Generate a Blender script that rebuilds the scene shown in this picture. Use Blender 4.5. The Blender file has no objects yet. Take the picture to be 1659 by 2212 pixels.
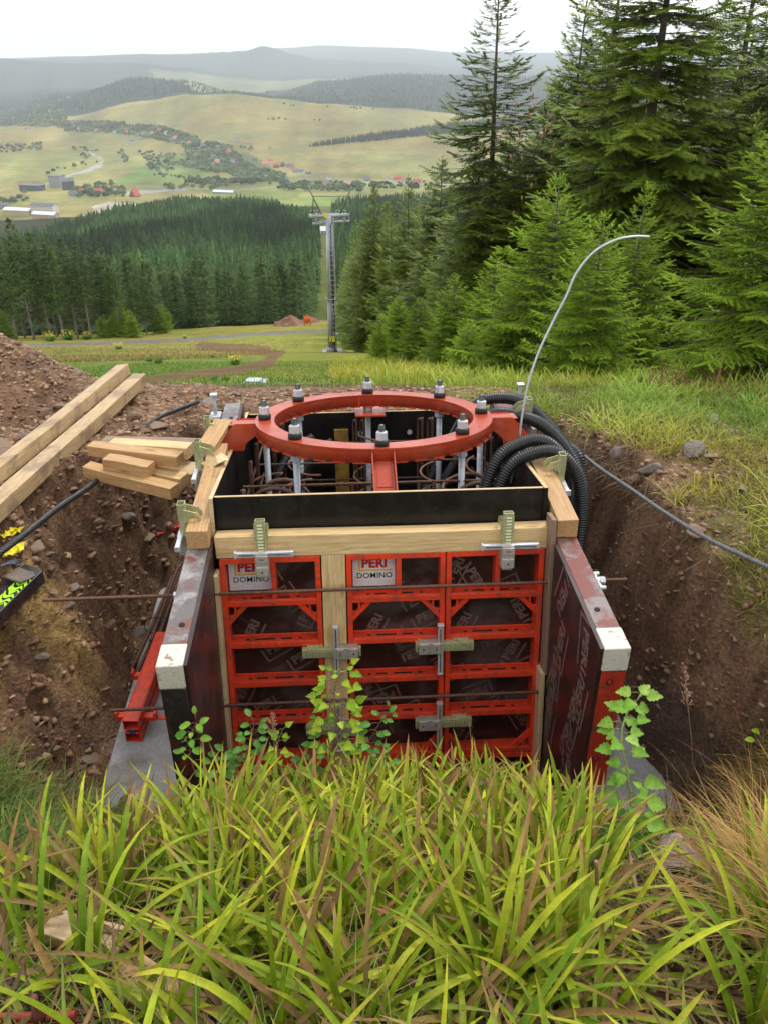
import bpy, bmesh, math, random
import numpy as np
from mathutils import Matrix, Vector
SC = bpy.context.scene
COL = SC.collection
R = math.radians
# ------------------------------------------------------------------ camera, world, sun, exposure
CAMH = 2.2; PITCH = 30.4; FPX = 1800.0; CX = 829.5; CY = 1106.0
cam_d = bpy.data.cameras.new('camera'); cam = bpy.data.objects.new('camera', cam_d); COL.objects.link(cam)
cam.location = (0, 0, CAMH); cam.rotation_euler = (R(90-PITCH), 0, 0)
cam_d.sensor_fit = 'VERTICAL'; cam_d.sensor_height = 36.0; cam_d.lens = 36.0*FPX/2212.0
cam_d.clip_start = 0.05; cam_d.clip_end = 80000
SC.camera = cam
w = bpy.data.worlds.new('World'); SC.world = w; w.use_nodes = True
nt = w.node_tree; bg = nt.nodes['Background']
sky = nt.nodes.new('ShaderNodeTexSky'); sky.sky_type = 'NISHITA'; sky.sun_disc = False
sky.sun_elevation = R(55); sky.sun_rotation = R(-35)
mx = nt.nodes.new('ShaderNodeMixRGB'); mx.inputs[0].default_value = 0.93
mx.inputs[2].default_value = (10.6, 10.8, 11.1, 1)          # the overcast cloud deck
nt.links.new(sky.outputs[0], mx.inputs[1]); nt.links.new(mx.outputs[0], bg.inputs[0])
bg.inputs[1].default_value = 0.10
sun_d = bpy.data.lights.new('sun', 'SUN'); sun_d.energy = 1.5; sun_d.angle = R(16); sun_d.color = (1, .96, .9)
sun = bpy.data.objects.new('sun', sun_d); COL.objects.link(sun); sun.rotation_euler = (R(35), 0, R(-35+180))
SC.view_settings.view_transform = 'Standard'; SC.view_settings.look = 'None'
SC.view_settings.exposure = 0.50; SC.view_settings.gamma = 1.0
SC.cycles.use_denoising = True
SC.cycles.max_bounces = 6; SC.cycles.diffuse_bounces = 3; SC.cycles.transparent_max_bounces = 8
SC.cycles.volume_bounces = 2
rnd = random.Random(7); NR = np.random.RandomState(11)

# ------------------------------------------------------------------ picture geometry (rays of the photograph's camera)
cP, sP = math.cos(R(PITCH)), math.sin(R(PITCH))
def ray(x, y):
    yc = (CY-y)/FPX
    return ((x-CX)/FPX, cP+yc*sP, yc*cP-sP)
def at_z(x, y, z):
    d = ray(x, y); t = (z-CAMH)/d[2]; return Vector((d[0]*t, d[1]*t, z))
def at_F(x, y, F):
    d = ray(x, y); t = F/d[1]; return Vector((d[0]*t, F, CAMH+d[2]*t))
def project(X, Y, Z):
    dz = Z-CAMH
    depth = Y*cP-dz*sP; up = Y*sP+dz*cP
    depth = np.where(depth > .05, depth, .05)
    return CX+FPX*X/depth, CY-FPX*up/depth

# ------------------------------------------------------------------ noise
def _h(ix, iy, seed):
    n = (ix*374761393+iy*668265263+seed*1442695041) & 0xffffffff
    n = ((n ^ (n >> 13))*1274126177) & 0xffffffff
    n = n ^ (n >> 16)
    return (n & 0xffff)/65535.0
def vnoise(x, y, seed=0):
    x = np.asarray(x, float); y = np.asarray(y, float)
    xi = np.floor(x).astype(np.int64); yi = np.floor(y).astype(np.int64)
    fx = x-xi; fy = y-yi; fx = fx*fx*(3-2*fx); fy = fy*fy*(3-2*fy)
    a = _h(xi, yi, seed); b = _h(xi+1, yi, seed); c = _h(xi, yi+1, seed); d = _h(xi+1, yi+1, seed)
    return (a*(1-fx)+b*fx)*(1-fy)+(c*(1-fx)+d*fx)*fy-.5
def fbm(x, y, octs=4, seed=0, gain=.5):
    s = 0; a = 1.0
    for k in range(octs):
        s = s+a*vnoise(x*2**k+17.3*k, y*2**k-9.1*k, seed+k); a *= gain
    return s
def sstep(a, b, x):
    t = np.clip((x-a)/(b-a), 0, 1); return t*t*(3-2*t)
def inpoly(px, py, poly):
    ins = np.zeros(np.shape(px), bool); n = len(poly)
    for i in range(n):
        x0, y0 = poly[i]; x1, y1 = poly[(i+1) % n]
        if y0 == y1: continue
        c = ((y0 > py) != (y1 > py)) & (px < (x1-x0)*(py-y0)/(y1-y0)+x0)
        ins ^= c
    return ins
def segdist(px, py, pts, sy=1.0):
    d = np.full(np.shape(px), 1e9)
    for (x0, y0), (x1, y1) in zip(pts[:-1], pts[1:]):
        y0 *= sy; y1 *= sy; dx, dy = x1-x0, y1-y0; q = dx*dx+dy*dy+1e-9
        t = np.clip(((px-x0)*dx+(py*sy-y0)*dy)/q, 0, 1)
        d = np.minimum(d, np.hypot(px-x0-t*dx, py*sy-y0-t*dy))
    return d

# ------------------------------------------------------------------ mesh helpers
def mk_mesh(name, V, faces, cols=None, smooth=False):
    """faces: list of int arrays (n,k)"""
    me = bpy.data.meshes.new(name)
    V = np.asarray(V, np.float32).reshape(-1, 3)
    me.vertices.add(len(V)); me.vertices.foreach_set('co', V.ravel())
    faces = [np.asarray(f, np.int32) for f in faces if len(f)]
    nl = sum(f.size for f in faces); npoly = sum(len(f) for f in faces)
    me.loops.add(nl); me.polygons.add(npoly)
    me.loops.foreach_set('vertex_index', np.concatenate([f.ravel() for f in faces]))
    tot = np.concatenate([np.full(len(f), f.shape[1], np.int32) for f in faces])
    st = np.concatenate([[0], np.cumsum(tot)[:-1]]).astype(np.int32)
    me.polygons.foreach_set('loop_start', st)
    if smooth: me.polygons.foreach_set('use_smooth', np.ones(npoly, bool))
    me.update(calc_edges=True)
    if cols is not None:
        at = me.color_attributes.new('Col', 'FLOAT_COLOR', 'POINT')
        c = np.ones((len(V), 4), np.float32); c[:, :3] = np.asarray(cols, np.float32).reshape(-1, 3)
        at.data.foreach_set('color', c.ravel())
    me.validate()
    return me

class MB:
    def __init__(s): s.v = []; s.f = []; s.sm = []
    def add(s, vs, fs, M=None, smooth=False):
        o = len(s.v)
        for p in vs:
            p = Vector(p); s.v.append(M @ p if M is not None else p)
        for f in fs: s.f.append([i+o for i in f]); s.sm.append(smooth)
        return s
    def box(s, x0, x1, y0, y1, z0, z1, M=None):
        vs = [(x, y, z) for z in (z0, z1) for y in (y0, y1) for x in (x0, x1)]
        return s.add(vs, [(0, 2, 3, 1), (4, 5, 7, 6), (0, 1, 5, 4), (2, 6, 7, 3), (0, 4, 6, 2), (1, 3, 7, 5)], M)
    def prism(s, poly, z0, z1, M=None):
        """poly in xy, extruded z0..z1"""
        n = len(poly)
        vs = [(x, y, z0) for x, y in poly]+[(x, y, z1) for x, y in poly]
        fs = [tuple(reversed(range(n))), tuple(range(n, 2*n))]+[(i, (i+1) % n, n+(i+1) % n, n+i) for i in range(n)]
        return s.add(vs, fs, M)
    def cyl(s, p0, p1, r0, r1=None, n=12, cap=True, M=None):
        r1 = r0 if r1 is None else r1
        return s.tube([p0, p1], [r0, r1], n, cap, M)
    def tube(s, pts, rad, n=8, cap=True, M=None, closed=False):
        pts = [Vector(p) for p in pts]; m = len(pts)
        if not hasattr(rad, '__len__'): rad = [rad]*m
        tg = []
        for i in range(m):
            a = pts[max(i-1, 0)]; b = pts[min(i+1, m-1)]
            if closed: a = pts[(i-1) % m]; b = pts[(i+1) % m]
            t = (b-a); t = t.normalized() if t.length > 1e-9 else Vector((0, 0, 1)); tg.append(t)
        ref = Vector((0, 0, 1)) if abs(tg[0].z) < .9 else Vector((1, 0, 0))
        nrm = tg[0].cross(ref).normalized(); vs = []
        for i in range(m):
            t = tg[i]; nrm = (nrm-t*nrm.dot(t))
            nrm = nrm.normalized() if nrm.length > 1e-6 else t.orthogonal().normalized()
            b = t.cross(nrm)
            for k in range(n):
                a = 2*math.pi*k/n
                vs.append(pts[i]+(nrm*math.cos(a)+b*math.sin(a))*rad[i])
        fs = []
        for i in range(m if closed else m-1):
            j = (i+1) % m
            for k in range(n): fs.append((i*n+k, i*n+(k+1) % n, j*n+(k+1) % n, j*n+k))
        s.add(vs, fs, M, True)
        if cap and not closed:
            o = len(s.v)-len(vs)
            s.f.append([o+k for k in reversed(range(n))]); s.sm.append(False)
            s.f.append([o+(m-1)*n+k for k in range(n)]); s.sm.append(False)
        return s
    def lathe(s, prof, n=24, M=None, smooth=True):
        vs = []; m = len(prof)
        for r, z in prof:
            for k in range(n):
                a = 2*math.pi*k/n; vs.append((r*math.cos(a), r*math.sin(a), z))
        fs = [(i*n+k, i*n+(k+1) % n, (i+1)*n+(k+1) % n, (i+1)*n+k) for i in range(m-1) for k in range(n)]
        return s.add(vs, fs, M, smooth)
    def build(s, name, mat, parent=None, M=None, bevel=0, auto=True):
        me = bpy.data.meshes.new(name)
        me.from_pydata([tuple(v) for v in s.v], [], s.f)
        me.polygons.foreach_set('use_smooth', s.sm)
        me.update()
        if mat is not None: me.materials.append(mat)
        o = bpy.data.objects.new(name, me); COL.objects.link(o)
        if M is not None: o.matrix_world = M
        if parent is not None: o.parent = parent
        if bevel:
            b = o.modifiers.new('bevel', 'BEVEL'); b.width = bevel; b.segments = 2; b.limit_method = 'ANGLE'; b.angle_limit = R(40)
        return o

def link_mesh(name, me, mat, parent=None, M=None):
    if mat is not None and not me.materials: me.materials.append(mat)
    o = bpy.data.objects.new(name, me); COL.objects.link(o)
    if M is not None: o.matrix_world = M
    if parent is not None: o.parent = parent
    return o
def tag(o, label, cat, group=None, kind=None):
    if kind: o['kind'] = kind
    if label: o['label'] = label
    if cat: o['category'] = cat
    if group: o['group'] = group
    return o
def thing(name, label, cat, M=None, group=None):
    o = bpy.data.objects.new(name, None); COL.objects.link(o); o.empty_display_size = .1
    if M is not None: o.matrix_world = M
    return tag(o, label, cat, group)
KIDS = {}
def dup(root, M, label=None, group=None):
    c = root.copy(); COL.objects.link(c); c.matrix_world = M
    if label: c['label'] = label
    if group: c['group'] = group
    def rec(a, b):
        for k in kids(a):
            d = k.copy(); COL.objects.link(d); d.parent = b; rec(k, d)
    rec(root, c)
    return c
def kids(o):
    if o.name not in KIDS: KIDS[o.name] = [k for k in bpy.data.objects if k.parent == o]
    return KIDS[o.name]
def TR(x, y, z): return Matrix.Translation((x, y, z))
def RX(a): return Matrix.Rotation(R(a), 4, 'X')
def RY(a): return Matrix.Rotation(R(a), 4, 'Y')
def RZ(a): return Matrix.Rotation(R(a), 4, 'Z')
def SCL(x, y, z): return Matrix.Diagonal((x, y, z, 1))
def catmull(P, k=8):
    P = [Vector(p) for p in P]; Q = [P[0]*2-P[1]]+P+[P[-1]*2-P[-2]]; out = []
    for i in range(1, len(Q)-2):
        a, b, c, d = Q[i-1:i+3]
        for j in range(k):
            t = j/k
            out.append(.5*((2*b)+(c-a)*t+(2*a-5*b+4*c-d)*t*t+(3*b-a-3*c+d)*t**3))
    out.append(P[-1]); return out
def resample(P, step):
    P = [Vector(p) for p in P]; out = [P[0]]; acc = 0
    for a, b in zip(P[:-1], P[1:]):
        L = (b-a).length; 
        if L < 1e-9: continue
        d = step-acc
        while d <= L: out.append(a.lerp(b, d/L)); d += step
        acc = L-(d-step)
    return out

# frames: A = the level side panels and slab; B = everything standing square to the slope inside them
YAW = 3.44; TILT = 10.9
MA = TR(0, 3.455, 0) @ RZ(YAW)
MB_ = TR(0, 3.463, -.074) @ RZ(YAW) @ RX(-TILT)

# ------------------------------------------------------------------ materials
def mat_new(name):
    m = bpy.data.materials.new(name); m.use_nodes = True
    return m, m.node_tree, m.node_tree.nodes['Principled BSDF']
def N(nt, typ, **kw):
    n = nt.nodes.new('ShaderNode'+typ)
    for k, v in kw.items():
        if k.startswith('i_'): n.inputs[int(k[2:])].default_value = v
        else: setattr(n, k, v)
    return n
def ramp(nt, src, stops, interp='LINEAR'):
    r = N(nt, 'ValToRGB'); cr = r.color_ramp; cr.interpolation = interp
    while len(cr.elements) < len(stops): cr.elements.new(.5)
    for e, (p, c) in zip(cr.elements, stops): e.position = p; e.color = (*c, 1) if len(c) == 3 else c
    nt.links.new(src, r.inputs[0]); return r.outputs[0]
def coords(nt, kind='Object', scale=(1, 1, 1), rot=(0, 0, 0), rand=False):
    tc = N(nt, 'TexCoord'); mp = N(nt, 'Mapping'); mp.inputs['Scale'].default_value = scale; mp.inputs['Rotation'].default_value = rot
    src = tc.outputs[kind]
    if rand:
        oi = N(nt, 'ObjectInfo'); v = N(nt, 'VectorMath', operation='SCALE'); v.inputs[0].default_value = (31, 17, 53)
        nt.links.new(oi.outputs['Random'], v.inputs['Scale']); a = N(nt, 'VectorMath', operation='ADD')
        nt.links.new(src, a.inputs[0]); nt.links.new(v.outputs[0], a.inputs[1]); src = a.outputs[0]
    nt.links.new(src, mp.inputs[0]); return mp.outputs[0]
def noise(nt, vec, scale, detail=4, rough=.55, dist=0):
    n = N(nt, 'TexNoise'); n.inputs['Scale'].default_value = scale; n.inputs['Detail'].default_value = detail
    n.inputs['Roughness'].default_value = rough; n.inputs['Distortion'].default_value = dist
    nt.links.new(vec, n.inputs['Vector']); return n.outputs['Fac']
def mixc(nt, fac, a, b, typ='MIX'):
    m = N(nt, 'MixRGB', blend_type=typ)
    for i, v in ((0, fac), (1, a), (2, b)):
        if isinstance(v, (int, float)): m.inputs[i].default_value = v
        elif isinstance(v, tuple): m.inputs[i].default_value = (*v, 1) if len(v) == 3 else v
        else: nt.links.new(v, m.inputs[i])
    return m.outputs[0]
def bump(nt, p, h, strength=.3, dist=.01):
    b = N(nt, 'Bump'); b.inputs['Strength'].default_value = strength; b.inputs['Distance'].default_value = dist
    nt.links.new(h, b.inputs['Height']); nt.links.new(b.outputs[0], p.inputs['Normal'])
def setc(nt, p, c):
    if isinstance(c, tuple): p.inputs['Base Color'].default_value = (*c, 1)
    else: nt.links.new(c, p.inputs['Base Color'])

def m_wear(name, base, dirt, rough=.4, metal=0, sc=12, lo=.45, hi=.7, bmp=.15, spec=.5, fine=120, third=None, splash=0):
    m, nt, p = mat_new(name); v = coords(nt, 'Object', rand=True)
    n1 = noise(nt, v, sc, 8, .62, .4); n2 = noise(nt, v, fine, 4)
    c = mixc(nt, ramp(nt, n1, [(lo, (0, 0, 0)), (hi, (1, 1, 1))]), base, dirt)
    if third is not None:
        n3 = noise(nt, v, sc*.45, 6, .6, .8); c = mixc(nt, ramp(nt, n3, [(.52, (0, 0, 0)), (.62, (1, 1, 1))]), c, third)
    if splash:
        n4 = noise(nt, v, 55, 5, .75); c = mixc(nt, ramp(nt, n4, [(.60, (0, 0, 0)), (.68, (splash,)*3)]), c, (.30, .25, .22))
        n5 = noise(nt, coords(nt, 'Object', (1, 1, .25), rand=True), 22, 6, .7); c = mixc(nt, ramp(nt, n5, [(.56, (0, 0, 0)), (.72, (splash*.9,)*3)]), c, (.14, .075, .05))
    c = mixc(nt, .25, c, ramp(nt, n2, [(.3, (.25, .25, .25)), (.7, (1.4, 1.4, 1.4))]), 'MULTIPLY')
    setc(nt, p, c); p.inputs['Metallic'].default_value = metal; p.inputs['Specular IOR Level'].default_value = spec
    rr = N(nt, 'MapRange'); rr.inputs['To Min'].default_value = max(.08, rough-.18); rr.inputs['To Max'].default_value = min(1, rough+.22)
    nt.links.new(n1, rr.inputs['Value']); nt.links.new(rr.outputs[0], p.inputs['Roughness'])
    bump(nt, p, n2, bmp, .002); return m
def m_wood(name, pale, dark, wet=.5, stain=(.09, .05, .03), rough=.55, st=(.58, .75)):
    m, nt, p = mat_new(name); v = coords(nt, 'Object', rand=True); vs = coords(nt, 'Object', (1.4, 26, 26), rand=True)
    g = noise(nt, vs, 3.0, 6, .6, .6); big = noise(nt, v, 5, 5, .6); kn = N(nt, 'TexVoronoi'); kn.inputs['Scale'].default_value = 1.0
    vk = coords(nt, 'Object', (3.1, 13, 13), rand=True); nt.links.new(vk, kn.inputs['Vector'])
    fine = noise(nt, coords(nt, 'Object', (6, 120, 120), rand=True), 3, 3)
    c = ramp(nt, g, [(.3, dark), (.5, tuple(.5*(a+b) for a, b in zip(pale, dark))), (.68, pale)])
    c = mixc(nt, .35, c, ramp(nt, fine, [(.3, (.55, .5, .45)), (.65, (1.1, 1.1, 1.1))]), 'MULTIPLY')
    c = mixc(nt, ramp(nt, kn.outputs['Distance'], [(.05, (.75, .75, .75)), (.17, (0, 0, 0))]), c, (dark[0]*.55, dark[1]*.4, dark[2]*.4))
    c = mixc(nt, ramp(nt, big, [(st[0], (0, 0, 0)), (st[1], (wet, wet, wet))]), c, stain)
    sp_ = noise(nt, v, 45, 5, .75); c = mixc(nt, ramp(nt, sp_, [(.60, (0, 0, 0)), (.70, (.55, .55, .55))]), c, stain)
    setc(nt, p, c); p.inputs['Roughness'].default_value = rough; bump(nt, p, g, .35, .002); return m
def m_plain(name, c, rough=.6, metal=0, sc=30, var=.35, bmp=.1, emis=None):
    m, nt, p = mat_new(name); v = coords(nt, 'Object', rand=True); n = noise(nt, v, sc, 5, .6)
    setc(nt, p, mixc(nt, 1.0, c, ramp(nt, n, [(.25, (1-var,)*3), (.75, (1+var,)*3)]), 'MULTIPLY'))
    p.inputs['Roughness'].default_value = rough; p.inputs['Metallic'].default_value = metal
    if bmp: bump(nt, p, n, bmp, .003)
    return m
def m_leaf(name, tint=(1, 1, 1), trans=.35, rough=.45, spots=0, sc=60, rand=.25, bmp=0):
    """colour from the 'Col' attribute times noise"""
    m, nt, p = mat_new(name); a = N(nt, 'VertexColor', layer_name='Col'); v = coords(nt, 'Object')
    n = noise(nt, v, sc, 3, .6); c = mixc(nt, 1.0, a.outputs[0], tint, 'MULTIPLY')
    c = mixc(nt, 1.0, c, ramp(nt, n, [(.25, (.75, .75, .75)), (.75, (1.25, 1.25, 1.25))]), 'MULTIPLY')
    oi = N(nt, 'ObjectInfo')
    c = mixc(nt, 1.0, c, ramp(nt, oi.outputs['Random'], [(0, (1-rand,)*3), (1, (1+rand,)*3)]), 'MULTIPLY')
    if spots:
        s = noise(nt, v, 260, 2, .7); c = mixc(nt, ramp(nt, s, [(.63, (0, 0, 0)), (.70, (spots,)*3)]), c, (.10, .05, .015))
    setc(nt, p, c); p.inputs['Roughness'].default_value = rough; p.inputs['Specular IOR Level'].default_value = .16
    if trans:
        t = N(nt, 'BsdfTranslucent'); nt.links.new(c, t.inputs[0]); mx = N(nt, 'MixShader'); mx.inputs[0].default_value = trans
        out = nt.nodes['Material Output']; nt.links.new(p.outputs[0], mx.inputs[1]); nt.links.new(t.outputs[0], mx.inputs[2]); nt.links.new(mx.outputs[0], out.inputs[0])
    return m
def m_ground(name, sc=(1, 1, 1), fine=40, bmp=.6, bd=.02, rough=.9, spec=.25, sp=None, amp=.35, far=False):
    m, nt, p = mat_new(name); a = N(nt, 'VertexColor', layer_name='Col'); v = coords(nt, 'Object', sc)
    n1 = noise(nt, v, fine, 6, .65); n2 = noise(nt, v, fine*.13, 6, .6)
    c = mixc(nt, 1.0, a.outputs[0], ramp(nt, n1, [(.25, (1-amp-.15,)*3), (.5, (1, 1, 1)), (.78, (1+amp+.2,)*3)]), 'MULTIPLY')
    c = mixc(nt, 1.0, c, ramp(nt, n2, [(.3, (1-amp*.7,)*3), (.7, (1+amp*.7,)*3)]), 'MULTIPLY')
    if far:
        for q_ in (.035, .006): c = mixc(nt, 1.0, c, ramp(nt, noise(nt, v, q_, 6, .65), [(.3, (.80, .82, .78)), (.7, (1.2, 1.17, 1.15))]), 'MULTIPLY')
    setc(nt, p, c); p.inputs['Roughness'].default_value = rough; p.inputs['Specular IOR Level'].default_value = spec
    if bmp: bump(nt, p, n1, bmp, bd)
    return m
# ------------------------------------------------------------------ terrain: height function
TF = np.array([5, 7, 12, 20, 40, 70, 110, 150, 200, 240, 320, 400, 600, 800, 1000, 1300, 1500, 1800, 2100, 2600, 3000, 3500, 4000, 4500, 5200, 6200, 7200, 8200, 9500, 11000, 12500, 14500, 17000, 22000, 34000], float)
TX = np.array([-700, 0, 150, 300, 400, 500, 600, 700, 850, 1000, 1200, 1659, 2300], float)
TY = np.array([
 [905]*13,
 [842, 842, 842, 842, 842, 842, 842, 842, 840, 842, 846, 852, 850],
 [812, 812, 812, 812, 812, 812, 812, 812, 810, 812, 814, 822, 815],
 [792, 792, 792, 792, 792, 792, 792, 792, 790, 792, 792, 794, 790],
 [772, 772, 772, 772, 772, 771, 770, 768, 768, 768, 768, 765, 760],
 [757, 757, 757, 757, 757, 757, 757, 757, 757, 757, 750, 740, 735],
 [742, 742, 741, 739, 737, 734, 730, 727, 727, 727, 715, 700, 690],
 [730, 727, 724, 718, 712, 706, 701, 693, 700, 700, 690, 670, 660],
 [725, 722, 718, 712, 706, 703, 698, 684, 690, 685, 670, 640, 630],
 [722, 720, 714, 708, 702, 699, 694, 668, 675, 670, 650, 620, 600],
 [690, 690, 688, 682, 676, 670, 662, 634, 640, 632, 620, 590, 570],
 [650, 650, 648, 640, 636, 628, 620, 601, 605, 600, 590, 560, 540],
 [580, 580, 575, 566, 560, 556, 552, 548, 545, 540, 530, 500, 490],
 [545, 545, 535, 515, 508, 506, 506, 512, 505, 500, 490, 460, 450],
 [520, 520, 508, 480, 466, 465, 467, 482, 475, 465, 455, 430, 420],
 [485, 488, 478, 456, 448, 448, 450, 452, 446, 438, 430, 410, 400],
 [462, 462, 458, 446, 440, 438, 438, 438, 432, 424, 415, 398, 390],
 [432, 432, 430, 425, 421, 419, 419, 419, 415, 410, 402, 386, 380],
 [410, 410, 408, 406, 404, 402, 401, 401, 400, 398, 392, 378, 372],
 [366, 367, 372, 376, 378, 380, 382, 384, 386, 388, 382, 366, 360],
 [338, 340, 345, 352, 352, 354, 354, 352, 350, 350, 346, 336, 330],
 [306, 308, 314, 320, 310, 300, 306, 306, 302, 300, 298, 292, 288],
 [287, 288, 288, 278, 262, 252, 256, 262, 264, 266, 262, 256, 252],
 [277, 277, 262, 226, 206, 202, 212, 224, 234, 246, 244, 238, 232],
 [270, 272, 240, 212, 202, 206, 216, 228, 236, 250, 246, 238, 230],
 [255, 252, 214, 172, 178, 200, 214, 206, 200, 210, 214, 206, 200],
 [236, 232, 205, 176, 186, 206, 212, 184, 170, 180, 186, 176, 170],
 [216, 214, 200, 190, 196, 206, 204, 176, 163, 164, 166, 160, 158],
 [190, 186, 184, 184, 184, 186, 188, 180, 172, 172, 172, 168, 164],
 [140, 128, 138, 136, 148, 163, 172, 168, 166, 168, 168, 166, 162],
 [138, 130, 136, 138, 146, 158, 162, 160, 160, 162, 164, 162, 160],
 [134, 134, 124, 117, 119, 116, 118, 130, 138, 150, 152, 150, 148],
 [130, 128, 124, 120, 122, 122, 126, 132, 134, 140, 142, 142, 140],
 [128, 126, 122, 118, 116, 112, 104, 98, 103, 113, 114, 112, 110],
 [128]*13], float)
_lf = np.log(TF)
def t_py(px, F):
    lf = np.log(np.maximum(F, 5.0)); i = np.clip(np.searchsorted(_lf, lf)-1, 0, len(TF)-2)
    tf = np.clip((lf-_lf[i])/(_lf[i+1]-_lf[i]), 0, 1)
    j = np.clip(np.searchsorted(TX, px)-1, 0, len(TX)-2)
    tx = np.clip((px-TX[j])/(TX[j+1]-TX[j]), 0, 1); tx = tx*tx*(3-2*tx)
    a = TY[i, j]*(1-tx)+TY[i, j+1]*tx; b = TY[i+1, j]*(1-tx)+TY[i+1, j+1]*tx
    return a*(1-tf)+b*tf
def ratio(py):
    yc = (CY-py)/FPX; return (sP-yc*cP)/(cP+yc*sP)
def h_far(x, y):
    F = np.maximum(y, 3.0); u = x/F; py = np.full(np.shape(F), 500.0)
    for _ in range(3):
        px = CX+FPX*u*(cP+(CY-py)/FPX*sP); py = t_py(px, F)
    z = CAMH-F*ratio(py)
    # the conical hill on the far ridge
    k = np.exp(-((px-575)/32)**2)*9+np.exp(-((px-560)/110)**2)*4
    z = z+k/FPX*F*np.exp(-((F-14500)/1500)**2)
    z = z+fbm(x/30, y/30, 3, 5)*.5*np.clip((F-15)/60, 0, 1)+fbm(x/900, y/900, 4, 9)*14*np.clip((F-2600)/4000, 0, 1)
    return z
CP = np.array([(-1.4,-1.2,.95),(1.4,-1.2,.95),(-1.4,.4,.52),(1.4,.4,.52),(-1.4,1,.28),(0,1,.28),(1.4,1,.28),(-1.4,1.5,0),(0,1.5,.0),(1.4,1.5,.02),
 (-1.15,2,-.45),(0,2,-.32),(1.15,2,-.45),(-1.15,2.45,-.95),(-.55,2.45,-.66),(0,2.45,-.54),(.6,2.45,-.62),(1.2,2.45,-.84),(-2.0,2.2,-.45),(2.0,2.2,-.30),(-3,1,.35),(-3,2,-.1),(3,1,.45),(3,2,.15),(-5,1,.4),(5,1,.6),
 (-1.3,4.3,-.15),(-2,3.3,-.08),(-3,3,0),(-2.4,4.7,-.2),(-3.5,4,-.05),(-5,3,.1),(-1.6,5.5,-.35),(-1,6.5,-.52),(-2.5,6.5,-.5),(-5,6.5,-.5),(-5,5,-.2),
 (0,6,-.47),(0,7,-.68),(1.3,4.5,-.12),(1.85,3.2,0),(2.2,2.6,-.05),(3,3,.12),(3,5,-.2),(2.7,6,-.38),(4.5,6,-.3),(1.5,6.5,-.55),(5,4,.2)], float)
def _tps(P):
    n = len(P); d = np.hypot(P[:, None, 0]-P[None, :, 0], P[:, None, 1]-P[None, :, 1])
    K = np.where(d > 0, d*d*np.log(d+1e-12), 0)+np.eye(n)*.02; A = np.zeros((n+3, n+3)); A[:n, :n] = K
    A[:n, n] = 1; A[:n, n+1:] = P[:, :2]; A[n, :n] = 1; A[n+1:, :n] = P[:, :2].T
    return np.linalg.solve(A, np.concatenate([P[:, 2], np.zeros(3)]))
_W = _tps(CP)
def h_base(x, y):
    x = np.asarray(x, float); y = np.asarray(y, float); s = _W[-3]+_W[-2]*x+_W[-1]*y
    for k in range(len(CP)):
        d2 = (x-CP[k, 0])**2+(y-CP[k, 1])**2
        s = s+_W[k]*.5*d2*np.log(d2+1e-12)
    return s
PIT = [(-1.60, 2.74), (-1.62, 4.5), (-1.2, 5.45), (1.15, 5.45), (1.20, 4.6), (1.46, 3.4), (1.62, 2.74)]
def h_all(x, y, detail=True):
    x = np.asarray(x, float); y = np.asarray(y, float)
    m = sstep(5.8, 8.0, y+np.maximum(np.abs(x)-4, 0)*1.2)
    xb = np.clip(x, -6, 6); yb = np.clip(y, -1.5, 8.5)
    z = h_base(xb, yb)*(1-m)+h_far(x, y)*m
    # spoil heap on the left
    dm = np.hypot((x+4.9)/1.05, (y-6.6)/1.0)+fbm(x*.9, y*.9, 3, 3)*.35
    z = z+np.maximum(0, 1.55-.62*dm)*1.0*sstep(2.5, 1.9, dm)
    if detail:
        near = np.clip((y-1.2)/1.5, .15, 1)
        g = sstep(6.6, 7.6, y)                                     # meadow beyond
        rough = near*(1-.65*g)
        z = z+fbm(x*1.6, y*1.6, 3, 21)*.07*rough
        z = z+fbm(x*6, y*6, 4, 31, .6)*.05*rough+(np.maximum(0, fbm(x*17, y*17, 2, 33))**1.0)*.045*rough
    dx = np.full(np.shape(x), 1e9)
    P = PIT+[PIT[0]]
    wx = x+fbm(x*1.3, y*1.3, 4, 41)*.17; wy = y+fbm(x*1.3+7, y*1.3, 4, 43)*.22
    dx = segdist(wx, wy, P); ins = inpoly(wx, wy, PIT); dx = np.where(ins, 0, dx)
    k = np.where(x < -1.2, 1.2+1.6*sstep(3.2, 3.8, y), np.where(x > 1.1, 4.6, 4.0))
    k = np.where(y < 2.8, 2.2, k)
    wall = -1.36+k*dx
    if detail:
        wall = wall+(np.abs(fbm(x*4, y*4, 4, 51, .6))*.30+fbm(x*11, y*11+z*3, 3, 53, .6)*.12+np.maximum(0, fbm(x*23, y*23, 2, 57))*.10)*np.where(ins, .25, 1)*sstep(0, .12, dx+.02)
    wall = wall-.9*((np.abs(x) < .80) & (y > 2.5) & (y < 4.0))
    zz = np.minimum(z, wall)
    return np.where(y > 8, z, zz)
_gf = np.exp(np.linspace(math.log(7), math.log(30000), 2600))
def ground_F(px, py, Fmin=7.5):
    """forward distance at which the ground is met by the view ray (first hit)"""
    ys = t_py(np.full(_gf.shape, float(px)), _gf); ok = (ys <= py) & (_gf >= Fmin)
    i = np.argmax(ok); return float(_gf[i]) if ok.any() else 30000.0
def g_at(px, py, Fmin=7.5):
    F = ground_F(px, py, Fmin); p = at_F(px, py, F); z = float(h_all(np.array([p.x]), np.array([p.y]))[0]); return Vector((p.x, p.y, z))
def gz(x, y): return float(h_all(np.array([x]), np.array([y]))[0])

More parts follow.
